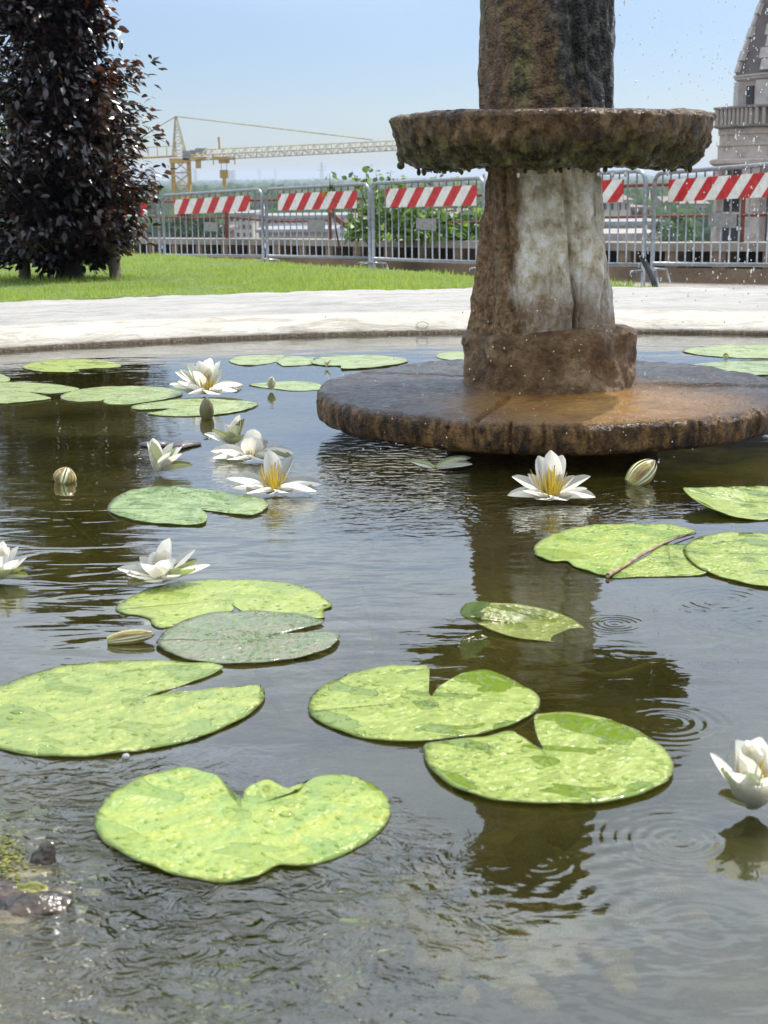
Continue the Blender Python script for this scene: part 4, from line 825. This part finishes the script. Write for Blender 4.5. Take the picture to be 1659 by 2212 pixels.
# ================================================================= BARRIERS
def clip_poly(P, xmin, xmax):
    for s, lim in ((1, xmin), (-1, xmax)):
        out = []
        for i in range(len(P)):
            a, b = P[i], P[(i+1)%len(P)]; ia = s*(a[0]-lim) >= 0; ib = s*(b[0]-lim) >= 0
            if ia: out.append(a)
            if ia != ib: t = (lim-a[0])/(b[0]-a[0]); out.append((lim, a[1]+(b[1]-a[1])*t))
        P = out
        if not P: break
    return P
GR = 'crowd barriers standing in a row before the low wall'
def barrier(ua, ta, ba, ub, tb, bb_, label, board=(.15,.91), plate=True):
    ya = .87*F_/(ba-ta); yb = .87*F_/(bb_-tb); A = at_y(ua, ba, ya); B = at_y(ub, bb_, yb)
    A.z = at_y(ua, ba, ya).z; B.z = at_y(ub, bb_, yb).z
    root = empty('crowd_barrier', Vector((A.x, A.y, A.z-.2)), label, 'barrier', GR)
    X = (B-A); Lg = X.length; X.normalize(); Z = Vector((0,0,1)); Nn = X.cross(Z).normalized()   # towards the viewer
    if Nn.y > 0: Nn = -Nn
    def P(x, z, d=0): return X*(x*Lg)+Z*(.2+z)+Nn*d
    fr = MB(); c = .11/Lg; pts = [P(0,-.2),P(0,.4),P(0,.76)]+[P(c*(1-math.cos(a)), .76+.11*math.sin(a)) for a in (.4,.8,1.2)]+[P(c,.87),P(.5,.87),P(1-c,.87)]+[P(1-c*(1-math.cos(a)), .76+.11*math.sin(a)) for a in (1.2,.8,.4)]+[P(1,.76),P(1,.4),P(1,-.2)]
    fr.tube(pts, .0215, 10); fr.obj('frame', MAT['galv'], root, smooth=True)
    mb = MB(); mb.tube([P(0,0),P(1,0)], .019, 8); mb.obj('bottom_rail', MAT['galv'], root, smooth=True)
    base = None
    for k in range(1, 16):
        if base is None:
            mb = MB(); mb.tube([(0,0,0),(0,0,.87)], .0085, 6); base = mb.me('bar', MAT['galv'], True)
        link('bar', base, root, P(k/16, 0))
    b0, b1 = board; bh, bw = .21, (b1-b0)*Lg; zt = .80
    mb = MB(); org = P(b0, zt-bh, .034); per = bw/5.0; sh = .2
    back = [org-Nn*.006, org+X*bw-Nn*.006, org+X*bw+Z*bh-Nn*.006, org+Z*bh-Nn*.006]
    front = [org, org+X*bw, org+X*bw+Z*bh, org+Z*bh]
    mb.add(back, [(0,3,2,1)], 1); 
    for i in range(4): mb.add([front[i], front[(i+1)%4], back[(i+1)%4], back[i]], [(0,1,2,3)], 1)
    for k in range(-3, 14):
        x0 = (k*.5-.28)*per; poly = clip_poly([(x0,0),(x0+per*.5,0),(x0+per*.5+sh,bh),(x0+sh,bh)], 0, bw)
        if len(poly) >= 3: mb.add([org+X*x+Z*z for x, z in poly], [tuple(range(len(poly)))], 0 if k%2 == 0 else 1)
    mb.obj('striped_board', [MAT['white'], MAT['red']], root)
    if plate: mb = MB(); c0 = P(.52, .40, .02); mb.box((0,0,0), (.40,.006,.125), 0); o = mb.obj('name_plate', MAT['plate'], root, c0); o.rotation_euler = (0,0,math.atan2(X.y, X.x))
    for x in (0, 1):
        mb = MB(); q = P(x,-.06); g = .2
        mb.tube([q+Nn*.22-Z*(.13), q+Nn*.17+Z*.0, q+Nn*.02+Z*.01, q-Nn*.02+Z*.01, q-Nn*.17, q-Nn*.22-Z*.13], .014, 6); mb.obj('foot', MAT['galv'], root, smooth=True)
    for hz_ in (.16, .66): mb = MB(); q = P(1,hz_); mb.tube([q, q+X*.05+Z*.03, q+X*.05-Z*.06], .007, 5); mb.obj('hook', MAT['galv'], root, smooth=True)
barrier(130, 436, 552, 346, 428, 552, 'galvanised crowd barrier half hidden behind the copper beech')
barrier(356, 427, 551, 569, 414, 553, 'galvanised barrier with striped board in front of the yellow crane mast')
barrier(578, 414, 553, 799, 403, 557, 'galvanised barrier with striped board between the crane one and the bushy one')
barrier(807, 402, 559, 1045, 391, 567, 'galvanised barrier with striped board in front of the green bush, left of the column', board=(.155,.96))
barrier(1110, 390, 569, 1390, 376, 572, 'galvanised barrier mostly hidden by the column, beside the black hose', board=(.10,.86))
barrier(1409, 382, 570, 1720, 358, 573, 'galvanised barrier with striped board at the right edge before the bell tower', board=(.13,.9))
mb = MB(); q = [at_y(*p) for p in ((1386,552,13.6),(1393,568,13.6),(1404,590,13.55),(1413,612,13.5),(1419,640,13.5))]; c = q[-1].copy(); mb.tube([w-c for w in catmull([tuple(w) for w in q], 5, False) for w in [Vector(w)]], .027, 12)
tag(mb.obj('corrugated_hose', MAT['hose'], None, c, True), 'thick black hose sticking up beside the barrier right of the column', 'hose')
# ================================================================= LOW WALL AND RAILING
WP = [(-250,513,29),(60,514,26),(300,515,23.8),(570,516.5,21.4),(800,518.5,19.6),(1030,521,17.9),(1400,525,15.9),(1720,524,14.6),(2100,522,13.4)]
WT = [at_y(*w) for w in WP]; c0 = WT[0].copy()
wall = empty('parapet_wall', Vector((c0.x, c0.y, c0.z-.9)), 'low plastered parapet wall with stained concrete coping and dark slots', 'wall')
rel = lambda p: Vector(p)-Vector(wall.location)
def strip(name, ztop, zbot, thick, front, mat, parent=wall):
    mb = MB()
    for i in range(len(WT)-1):
        a, b = WT[i], WT[i+1]; d = (b-a); d.z = 0; d.normalize(); n = Vector((d.y, -d.x, 0)); 
        if n.y > 0: n = -n
        Q = []
        for p in (a, b):
            for dz in (zbot, ztop):
                for o in (front, front-thick): Q.append(rel(p+n*o+Vector((0,0,dz))))
        mb.add(Q, [(0,4,6,2),(1,3,7,5),(2,6,7,3),(0,1,5,4),(0,2,3,1),(4,5,7,6)])
    return mb.obj(name, mat, parent)
strip('coping', 0, -.085, .42, .03, MAT['cap']); strip('slot_back', -.086, -.26, .05, -.25, simple('shade_toned_recess', (.035,.028,.022), .95, sc=6)); strip('base', -.26, -1.3, .34, 0, MAT['wall'])  # slot back: shade of the deep recess put into its near-black colour
for i in range(len(WT)-1):
    a, b = WT[i], WT[i+1]; Ln = (b-a).length; n_ = max(2, round(Ln/.62)); d = (b-a).normalized()
    for k in range(n_):
        p = rel(a.lerp(b, (k+.5)/n_)); n = Vector((d.y, -d.x, 0)); n = -n if n.y > 0 else n
        mb = MB(); mb.box((0,0,0), (.16,.24,.172), math.atan2(d.y, d.x)); link('pier', mb.me('pier', MAT['wall']), wall, p-n*.13+Vector((0,0,-.173)))
rail = empty('rusted_railing', WT[3]-Vector((0,0,0)), 'rusty red iron railing with sagging bent bars on the parapet', 'railing')
rr0 = Vector(rail.location)
def wl(u, back=.15):  # wall top point under column u
    i = max(0, min(len(WP)-2, next((k for k in range(len(WP)-1) if WP[k+1][0] > u), len(WP)-2))); t = (u-WP[i][0])/(WP[i+1][0]-WP[i][0]); return WP[i][2]+(WP[i+1][2]-WP[i][2])*t+back
for u, v0, v1 in ((300,440,514),(491,432,515),(713,430,517),(1150,415,524),(1600,402,528)):
    a, b = at_y(u, v1, wl(u)), at_y(u, v0, wl(u)); mb = MB(); mb.box((0,0,(b.z-a.z)/2), (.05,.05,b.z-a.z)); mb.obj('post', MAT['rust'], rail, a-rr0)
def rl(name, pts, r=.02, back=.15):
    mb = MB(); C_ = catmull([tuple(at_y(u, v, wl(u, back))-rr0) for u, v in pts], 5, False); mb.tube([Vector(w) for w in C_], r, 7); mb.obj(name, MAT['rust'], rail, smooth=True)
rl('rail', [(120,440),(345,436),(600,432),(800,428),(1034,422),(1345,402),(1500,398),(1720,392)], .019)
rl('rail', [(300,468),(430,471),(500,470),(560,475),(620,478),(690,477),(713,474)], .015)
rl('bent_rail', [(708,455),(722,464),(740,479),(765,489),(795,497),(830,505),(870,508)], .022, .05)
rl('bent_rail', [(716,462),(728,476),(750,492),(780,502),(812,508),(850,512)], .018, .02)
rl('bent_rail', [(880,508),(930,502),(960,480),(985,482),(1034,480),(1100,476)], .02, .05)
rl('rail', [(1290,470),(1400,468),(1500,466),(1600,465),(1720,462)], .015)
# climbing bush
bushb = at_y(900, 516, 18.7)
bush = empty('climbing_shrub', bushb, 'bright leafy green shrub growing over the parapet behind the barrier', 'shrub')
LA = mesh('leaf', [(p[0], p[1]*1.7, p[2]) for p in LV], LF, MAT['vine']); LB = mesh('leaf', [(p[0], p[1]*1.7, p[2]) for p in LV], LF, MAT['vine2'])
br = MB(); lv = []
def bp(u, v, dy=0): return at_y(u, v, 18.7+dy)-bushb
sprigs = [((712,412),(713,395),(712,374)),((790,440),(775,400),(760,368)),((800,430),(792,390),(790,360)),((810,440),(815,395),(812,372)),((840,440),(840,400),(845,368)),((870,430),(862,400),(858,385)),((930,430),(930,392),(945,378)),((1000,440),(1010,400),(985,385))]
for s in sprigs:
    pts = [bp(*p) for p in s]; base = Vector((pts[0].x*.9, 0, -.1)); br.tube([base]+pts, [.012,.008,.005,.002], 5, cap=False)
    for k in range(15): t = random.random(); p = pts[0].lerp(pts[1], t*2) if t < .5 else pts[1].lerp(pts[2], t*2-1); lv.append((p+Vector((random.gauss(0,.035), random.gauss(0,.04), random.gauss(0,.02))), random.uniform(.06,.10)))
for k in range(30):
    u = random.uniform(770, 1030); br.tube([bp(u, 520), bp(u+random.gauss(0,20), 470, random.gauss(0,.3)), bp(u+random.gauss(0,30), 430, random.gauss(0,.3))], [.01,.006,.003], 5, cap=False)
br.obj('stems', MAT['bark'], bush, smooth=True)
for k in range(1300):
    u = random.uniform(752, 1048); top = 440-22*math.sin((u-760)/50)+random.gauss(0,8); 
    if u < 800: top += (800-u)*.9
    v = top+(514-top)*random.random()**.8; dy = random.gauss(-.02, .28); s = random.uniform(.07,.13); lv.append((bp(u, v, dy), s))
lv.sort(key=lambda q: q[0].y)
mb = MB()
for i, (p, s) in enumerate(lv):
    e = (Matrix.Rotation(random.random()*6.28, 3, 'Z')@Matrix.Rotation(random.gauss(.3,.6), 3, 'Y')@Matrix.Rotation(random.gauss(0,.5), 3, 'X')); dk = random.random() < .4
    if i < 290: link('leaf', LB if dk else LA, bush, p, e.to_euler(), (s,s,s))
    else: mb.add(np.array([(q[0], q[1]*1.7, q[2]) for q in LV])@np.array(e).T*s+np.array(p), LF, 1 if dk else 0)
mb.obj('foliage', [MAT['vine'], MAT['vine2']], bush, kind='stuff')
# ================================================================= CRANE
CD = 150.0; cb = at_y(404, 520, CD); cb.z = -15
crane = empty('tower_crane', cb, 'yellow lattice tower crane beyond the wall, its long jib pointing right', 'crane')
def cz(v, u=400, y=CD): return at_y(u, v, y).z+15
def lattice(mb, p0, p1, w0, w1, n, r=.07, r2=.04, upv=Vector((0,1,0)), tri=False):
    p0, p1 = Vector(p0), Vector(p1); t = (p1-p0).normalized(); a = t.cross(upv).normalized(); b = t.cross(a).normalized()
    cs = ((-1,-1),(1,-1),(1,1),(-1,1)) if not tri else ((-1,-.9),(1,-.9),(0,.9))
    def c(i, k): w = w0+(w1-w0)*i/n; return p0.lerp(p1, i/n)+(a*cs[k][0]+b*cs[k][1])*w/2
    m_ = len(cs)
    for k in range(m_): mb.tube([c(0,k), c(n,k)], r, 4, cap=False)
    for i in range(n):
        for k in range(m_):
            k2 = (k+1)%m_; mb.tube([c(i,k), c(i+1,k2)] if i%2 else [c(i,k2), c(i+1,k)], r2, 4, cap=False); mb.tube([c(i,k), c(i,k2)], r2, 4, cap=False)
mz = cz(345); s_ = 1/F_*CD
mb = MB(); lattice(mb, (0,0,0), (-.35,0,mz), 1.6, 1.6, 14, .11, .055); mb.obj('mast', MAT['cyel'], crane)
tp = Vector((-.62, 0, cz(251)))
mb = MB(); mb.box((-.35,0,mz-.1), (1.9,1.9,.45)); mb.obj('slewing_platform', MAT['cyel'], crane)
mb = MB(); lattice(mb, (-.4,0,mz+.3), tp, 1.25, .12, 6, .07, .03); mb.obj('apex_frame', MAT['ccream'], crane)
j0 = Vector((.4,0,cz(336))); jdir = (at_y(838, 310, 140)-at_y(412, 331, CD)); j1 = j0+jdir*1.35
mb = MB(); lattice(mb, j0, j1, 1.0, .8, 46, .05, .028, Vector((0,1,0)), tri=True); mb.obj('jib', MAT['ccream'], crane)
k0 = Vector((-.8,0,cz(337))); k1 = k0-jdir.normalized()*9
mb = MB(); mb.tube([k0+Vector((0,.5,0)), k1+Vector((0,.5,0))], .09, 4); mb.tube([k0-Vector((0,.5,0)), k1-Vector((0,.5,0))], .09, 4)
for i in range(9): a = k0.lerp(k1, i/8); mb.tube([a-Vector((0,.5,0)), a+Vector((0,.5,0)), a+Vector((0,.5,1))], .04, 4)
mb.tube([k0+Vector((0,.5,1)), k1+Vector((0,.5,1))], .035, 4); mb.obj('counter_jib', MAT['cyel'], crane)
mb = MB(); mb.box(tuple(k1+Vector((1.2,0,-.7))), (1.8,1.2,1.8)); mb.obj('counterweight', MAT['cgrey'], crane)
mb = MB(); mb.tube([tp, j0.lerp(j1, .70)+Vector((0,0,.6))], .055, 4); mb.obj('tie_bar', MAT['ccream'], crane)
mb = MB(); mb.tube([tp, k1+Vector((.5,0,.2))], .055, 4); mb.obj('tie_bar', MAT['ccream'], crane)
mb = MB(); mb.box((1.75,0,cz(327,430)), (1.1,.9,.6)); mb.box((.9,0,cz(331,430)), (.7,.7,.5)); mb.obj('winch_housing', MAT['cgrey'], crane)
mb = MB(); mb.box((.35,-.6,cz(336)), (.7,.7,.9)); mb.obj('cab', MAT['cgrey'], crane)
mb = MB(); mb.tube([(3.55,0,cz(322,470)), (3.5,0,cz(296,470))], .11, 5); mb.obj('signal_post', MAT['cyel'], crane)
mb = MB(); tx = 484; t0 = at_y(tx, 342, CD-1)-cb; mb.box(tuple(t0), (2.2,1,.3)); mb.box(tuple(t0+Vector((0,0,-.25))), (1.0,.8,.45)); mb.tube([t0+Vector((-1.05,0,-.6)), t0+Vector((-1.05,0,.3))], .05, 4); mb.tube([t0+Vector((1.05,0,-.6)), t0+Vector((1.05,0,.3))], .05, 4); mb.obj('trolley', MAT['cyel'], crane)
mb = MB(); h0 = at_y(484, 376, CD-1)-cb; mb.box(tuple(h0), (.8,.5,.8)); mb.box(tuple(h0+Vector((0,0,-.8))), (.35,.35,1.1)); mb.obj('hook_block', MAT['cyel'], crane)
mb = MB(); mb.tube([t0+Vector((-.3,0,0)), h0+Vector((-.2,0,0))], .03, 3); mb.tube([t0+Vector((.3,0,0)), h0+Vector((.2,0,0))], .03, 3); mb.obj('hoist_cable', MAT['cgrey'], crane)
mb = MB(); q = at_y(428, 342, CD-1)-cb; mb.box(tuple(q), (1.6,.8,.25)); mb.box(tuple(q+Vector((0,0,-.5))), (.5,.5,.9)); mb.obj('tool_cradle', MAT['cyel'], crane)
# ================================================================= BELL TOWER
TD = 70.0; tb_ = at_y(1705, 520, TD); tb_.z = -15; s_ = TD/F_
tow = empty('bell_tower', tb_, 'octagonal stone bell tower with brick spire at the right edge', 'bell tower')
def oz(v): return at_y(1705, v, TD).z+15
stone = mat_stucco('tower_stone', (.50,.43,.36), (.26,.21,.17)); pinks = mat_stucco('tower_brick', (.42,.34,.29), (.27,.22,.19)); dark = mat_stucco('spire_brick', (.13,.105,.095), (.06,.05,.045)); quo = mat_stucco('quoin_stone', (.50,.46,.41), (.33,.29,.26)); darkop = simple('dark_opening', (.015,.015,.018), .6)
balm = mat_stucco('balustrade_stone', (.24,.22,.19), (.10,.09,.08))
def octv(r, z, off=0): return [(r*math.cos(R_(180+45*k+off)), r*math.sin(R_(180+45*k+off)), z) for k in range(8)]
def octa(name, secs, mat, parent=tow):
    V = []; Fc = []
    for r, z in secs: V += octv(r, z)
    n = len(secs)
    for i in range(n-1):
        for k in range(8): Fc.append((i*8+k, i*8+(k+1)%8, (i+1)*8+(k+1)%8, (i+1)*8+k))
    Fc += [tuple(range(8))[::-1], tuple(range((n-1)*8, n*8))]
    return link(name, mesh(name, V, Fc, mat), parent)
W_ = lambda w: w*s_
octa('spire', [(W_(130), oz(163)), (W_(2), oz(-287))], dark)
octa('cornice', [(W_(124),oz(176)),(W_(131),oz(172)),(W_(131),oz(168)),(W_(134),oz(166)),(W_(134),oz(162.5))], quo)
octa('upper_drum', [(W_(124), oz(236)), (W_(124), oz(176.2))], pinks)
octa('terrace_slab', [(W_(160),oz(278)),(W_(172),oz(274)),(W_(172),oz(270))], balm)
octa('parapet_rail', [(W_(170),oz(236)),(W_(172),oz(235)),(W_(172),oz(231)),(W_(165),oz(230))], balm)
octa('parapet_panel', [(W_(163),oz(270)),(W_(163),oz(236))], balm)
octa('frieze', [(W_(157),oz(312)),(W_(157),oz(292)),(W_(160),oz(290)),(W_(160),oz(278.2))], stone)
octa('middle_drum', [(W_(160),oz(342)),(W_(160),oz(316)),(W_(163),oz(314)),(W_(163),oz(312.2))], stone)
octa('lower_cornice', [(W_(166),oz(358)),(W_(176),oz(352)),(W_(176),oz(345)),(W_(168),oz(342.2))], stone)
octa('shaft', [(W_(160), 0), (W_(160), oz(358.2))], pinks)
octa('string_course', [(W_(162), oz(463)), (W_(165), oz(461)), (W_(165), oz(456)), (W_(162), oz(455))], stone)
for k in range(8):
    a = R_(180+45*k); a2 = R_(180+45*(k+1))
    for j in range(16):   # quoins up the spire arrises
        z = oz(160)+(oz(-250)-oz(160))*j/16; hq = (oz(-250)-oz(160))/16; r = W_(130)*(1-(z+hq/2-oz(163))/(oz(-287)-oz(163)))
        w = (.62 if j%2 else .36)*max(.35, r/W_(130)); mb = MB(); mb.box((0,0,0), (.16, w*1.5, hq*.96)); o = link('quoin', mb.me('quoin', quo), tow, ((r-.05)*math.cos(a), (r-.05)*math.sin(a), z+hq/2+.05)); o.rotation_euler = (0, -math.atan2(W_(128), oz(-287)-oz(163)), a)
        o.rotation_euler = (Matrix.Rotation(a, 3, 'Z')@Matrix.Rotation(-math.atan2(W_(128), oz(-287)-oz(163)), 3, 'Y')).to_euler()
    mb = MB(); mb.box((0,0,0), (.25,.9,oz(176.4)-oz(236))); o = link('pilaster', mb.me('pilaster', quo), tow, (W_(121)*math.cos(a), W_(121)*math.sin(a), (oz(176.4)+oz(236))/2), (0,0,a))
    mb = MB(); mb.box((0,0,0), (.3,1.0,oz(359)-oz(455))); link('pilaster', mb.me('pilaster', stone), tow, (W_(156)*math.cos(a), W_(156)*math.sin(a), (oz(359)+oz(455))/2), (0,0,a))
    mb = MB(); mb.box((0,0,0), (.3,1.0,oz(464)-2)); link('pilaster', mb.me('pilaster', stone), tow, (W_(156)*math.cos(a), W_(156)*math.sin(a), (oz(464)+2)/2), (0,0,a))
    am = (a+a2)/2; ap = math.cos(R_(22.5))
    mb = MB(); mb.box((0,0,0), (.2,.5,.85)); link('window', mb.me('window', darkop), tow, ((W_(124)*ap-.03)*math.cos(am), (W_(124)*ap-.03)*math.sin(am), oz(208)), (0,0,am))
    mb = MB(); mb.box((0,0,0), (.2,1.3,2.6)); link('window', mb.me('window', darkop), tow, ((W_(160)*ap-.05)*math.cos(am), (W_(160)*ap-.05)*math.sin(am), oz(480)), (0,0,am))
    mb = MB(); mb.box((0,0,0), (.2,1.0,2.0)); link('window', mb.me('window', darkop), tow, ((W_(160)*ap-.05)*math.cos(am), (W_(160)*ap-.05)*math.sin(am), oz(400)), (0,0,am))
    for j in range(9):
        t = (j+.5)/9; x = W_(166)*(math.cos(a)*(1-t)+math.cos(a2)*t); y = W_(166)*(math.sin(a)*(1-t)+math.sin(a2)*t)
        mb = MB(); mb.tube([(0,0,oz(270)), (0,0,oz(236))], .09, 6); link('baluster', mb.me('baluster', stone), tow, (x, y, 0))
# ================================================================= TOWN AND FOREST
def bldg(u0, u1, v0, y, depth, mat, label, floors=0, cols=0, roof=None, wmat=None, vb=None, ry=.05, name='house', cat='building', v_last=515):
    a, b = at_y(u0, v0, y), at_y(u1, v0, y); w = (b.x-a.x); zt = (a.z+b.z)/2; base = Vector(((a.x+b.x)/2, y+depth/2, -15))
    r = empty(name, base, label, cat); h = zt+15
    mb = MB(); mb.box((0,0,h/2), (w, depth, h)); mb.obj('wall', mat, r)
    mb = MB()
    if roof == 'gable':
        hr = w*.16; mb.add([(-w/2-.3,-depth/2-.3,h),(w/2+.3,-depth/2-.3,h),(w/2+.3,depth/2+.3,h),(-w/2-.3,depth/2+.3,h),(-w/2-.3,0,h+hr),(w/2+.3,0,h+hr)], [(0,1,5,4),(2,3,4,5),(0,4,3),(1,2,5),(3,2,1,0)])
        mb.obj('roof', TILE, r)
    elif roof: mb.box((0,0,h+.12), (w+.8, depth+.8, .3)); mb.obj('roof', roof, r)
    if floors:
        fh = (at_y(u0, v0, y).z-at_y(u0, v_last, y).z)/floors; wm = None
        for f in range(floors+1):
            for c in range(cols):
                if wm is None: q = MB(); q.box((0,0,0), (w/cols*.45, .2, fh*.5)); wm = q.me('window', wmat or GLS)
                link('window', wm, r, (-w/2+w*(c+.5)/cols, -depth/2-.02, h-fh*(f+.5)))
    return r
TILE = simple('roof_tiles', (.25,.19,.16), .8, sc=1.5); GLS = simple('window_glass', (.06,.07,.09), .25, sc=.5)
cream = simple('cream_render', (.55,.51,.42), .9, sc=.6, var=.12); wht = simple('white_render', (.62,.62,.62), .9, sc=.6, var=.1); grey = simple('grey_roofing', (.33,.33,.34), .9, sc=.6); brick = simple('brick_wall', (.30,.19,.15), .9, sc=1); beige = simple('beige_wall', (.45,.40,.33), .9, sc=.8); blueg = simple('far_block', (.45,.48,.52), .9, sc=.05)
bldg(494, 545, 465, 170, 14, cream, 'cream apartment house behind the striped barriers, right of the crane', 3, 4, grey)
bldg(546, 745, 470, 180, 12, wht, 'long white building with balcony bands behind the second barrier', 3, 14, grey)
bldg(560, 720, 501, 150, 10, beige, 'low grey-beige warehouse in front of the long white building', 0, 0, grey)
bldg(446, 488, 499, 140, 8, brick, 'small brick building at the foot of the yellow crane', 1, 3, TILE)
bldg(545, 600, 437, 230, 14, beige, 'beige block rising behind the long white building', 3, 5, grey)
bldg(745, 830, 476, 200, 14, cream, 'low cream house behind the shrub', 2, 6, 'gable')
bldg(1298, 1362, 432, 150, 14, cream, 'cream house just right of the column', 3, 4, 'gable')
bldg(1362, 1402, 452, 165, 14, brick, 'brown house beside the cream one, left of the cedar', 3, 3, TILE)
bldg(1300, 1425, 486, 110, 10, wht, 'low pale glasshouse roof right of the column', 1, 10, grey)
bldg(1290, 1440, 504, 90, 8, simple('pink_roof', (.40,.35,.32), .9, sc=1), 'low pinkish roofed building above the wall', 0, 0, None)
bldg(1440, 1530, 440, 260, 16, beige, 'beige houses behind the cedar left of the bell tower', 2, 8, 'gable')
bldg(930, 1035, 470, 210, 14, beige, 'reddish roofed house glimpsed through the shrub', 2, 6, 'gable')
for (u0, u1, v0, y, l) in ((389,413,366,2600,'blue-grey tower block on the horizon, left of the pair behind the crane'),(414,425,364,2700,'slim pale tower block on the horizon beside the blue-grey one'),(480,505,368,2800,'reddish tower block on the horizon below the crane hook'),(380,388,370,2650,'narrow pale tower block hidden by the crane mast')):
    bldg(u0, u1, v0, y, 30, {389:blueg,414:cream,480:brick,380:cream}[u0], l, 8, 3, None, v_last=392)
# pylons
for k, (u, vt, y, l) in enumerate(((695,350,1500,'lattice power pylon on the horizon between the crane hook and the shrub'),(560,362,2600,'faint power pylon on the horizon right of the tower blocks'),(595,362,2700,'faintest power pylon on the horizon, farther right'))):
    p = at_y(u, 384, y); top = at_y(u, vt, y).z; r = empty('power_pylon', Vector((p.x, y, -15)), l, 'pylon')
    mb = MB(); h = top+15; lattice(mb, (0,0,0), (0,0,h), 5, .6, 10, .22, .12); mb.obj('mast', MAT['cgrey'], r)
    for z in (.74, .85): mb = MB(); mb.tube([(-4.5,0,h*z), (4.5,0,h*z)], .25, 4); mb.obj('crossarm', MAT['cgrey'], r)
# forest: one mass
ico = bmesh.new(); bmesh.ops.create_icosphere(ico, subdivisions=3, radius=1); KV = np.array([v.co[:] for v in ico.verts]); KF = [tuple(v.index for v in f.verts) for f in ico.faces]; ico.free()
crs = []
for k in range(4):
    crs.append(KV*(1+(fbm(KV+k*11, 1.6, 3, 80+k)*.28+fbm(KV+k*5, 5, 2, 90+k)*.14)[:,None])*np.array([1,1,1.05]))
crs2 = [JV*(1+fbm(JV+k*11, 1.6, 2, 80+k)[:,None]*.3) for k in range(4)]
allV = []; allF = []; off = 0
KFn = np.array(KF); JFn = np.array(JF)
def addt(x, y, r, h, fine):
    global off
    Q = (crs if fine else crs2)[random.randrange(4)]; a = random.random()*6.28; ca, sa = math.cos(a), math.sin(a)
    V_ = np.c_[(Q[:,0]*ca-Q[:,1]*sa)*r, (Q[:,0]*sa+Q[:,1]*ca)*r, Q[:,2]*h*.5]+np.array([x, y, -15+h*.5]); Fq = KFn if fine else JFn
    allV.append(V_); allF.append(Fq+off); off += len(V_)
for k in range(6000):
    t = random.random(); y = 210*(4200/210)**t; sp_ = y*.34; x = random.uniform(-sp_, sp_)
    addt(x, y, random.uniform(2.6,5)*(1+y/1500), random.uniform(6.5,10.5)+min(y/900, 2.2), y < 900)
V_ = np.concatenate(allV); F_a = np.concatenate(allF)
me = bpy.data.meshes.new('forest'); me.vertices.add(len(V_)); me.vertices.foreach_set('co', V_.ravel()); me.loops.add(F_a.size); me.loops.foreach_set('vertex_index', F_a.ravel().astype(np.int32))
me.polygons.add(len(F_a)); me.polygons.foreach_set('loop_start', np.arange(0, F_a.size, 3, dtype=np.int32)); me.update(calc_edges=True); me.materials.append(MAT['forest'])
tag(link('forest', me), 'hazy green woods stretching across the plain to the horizon', 'forest', kind='stuff')
# dark conifers behind the right barrier
for (u, v, y, w, l) in ((1465,462,80,2.0,'dark spreading cedar between the roofs and the bell tower'),(1425,478,85,1.3,'smaller dark evergreen left of the cedar'),(450,470,120,3.0,'dark round tree beside the crane foot'),(400,462,125,3.2,'dark tree behind the crane mast'),(640,458,240,4.2,'green tree above the long white building'),(1375,445,200,3.5,'green tree above the brown house')):
    p = at_y(u, v, y); r = empty('distant_tree', Vector((p.x, y, -15)), l, 'tree'); h = p.z+15
    mb = MB(); mb.tube([(0,0,0),(0,0,h*.8)], [.35,.12], 8); mb.obj('trunk', MAT['bark'], r, smooth=True)
    mb = MB()
    for k in range(2200):
        t = random.random(); z = h*(.42+.58*t); rr_ = w*(1-t**2)**.5*(.8+.25*math.sin(t*23)); a = random.random()*6.283; q = rr_*math.sqrt(random.uniform(.3,1)); s = random.uniform(.14,.34)*w*.5
        e = np.array(Euler((random.gauss(0,.6), random.gauss(0,.6), random.random()*6)).to_matrix()); mb.add(LVn@e.T*s+np.array([q*math.cos(a), q*math.sin(a), z]), LF)
    mb.obj('crown', MAT['vine2'] if w < 3 else MAT['forest'], r, kind='stuff')
# ================================================================= HAZE
HZ = NM('haze_air'); v_ = HZ.n('ShaderNodeVolumePrincipled', None, Color=(.78,.88,1), Density=HAZE) if False else None
hm = bpy.data.materials.new('haze_air'); hm.use_nodes = True; t = hm.node_tree; t.nodes.clear(); o_ = t.nodes.new('ShaderNodeOutputMaterial'); pv = t.nodes.new('ShaderNodeVolumePrincipled')
pv.inputs['Color'].default_value = (.80,.89,1,1); pv.inputs['Density'].default_value = .0004; t.links.new(pv.outputs[0], o_.inputs['Volume'])
mb = MB(); mb.box((0,3450,2), (13000,7300,36.5)); hz = mb.obj('haze', hm); tag(hz, 'thin blue summer haze over the plain', 'haze', kind='stuff')
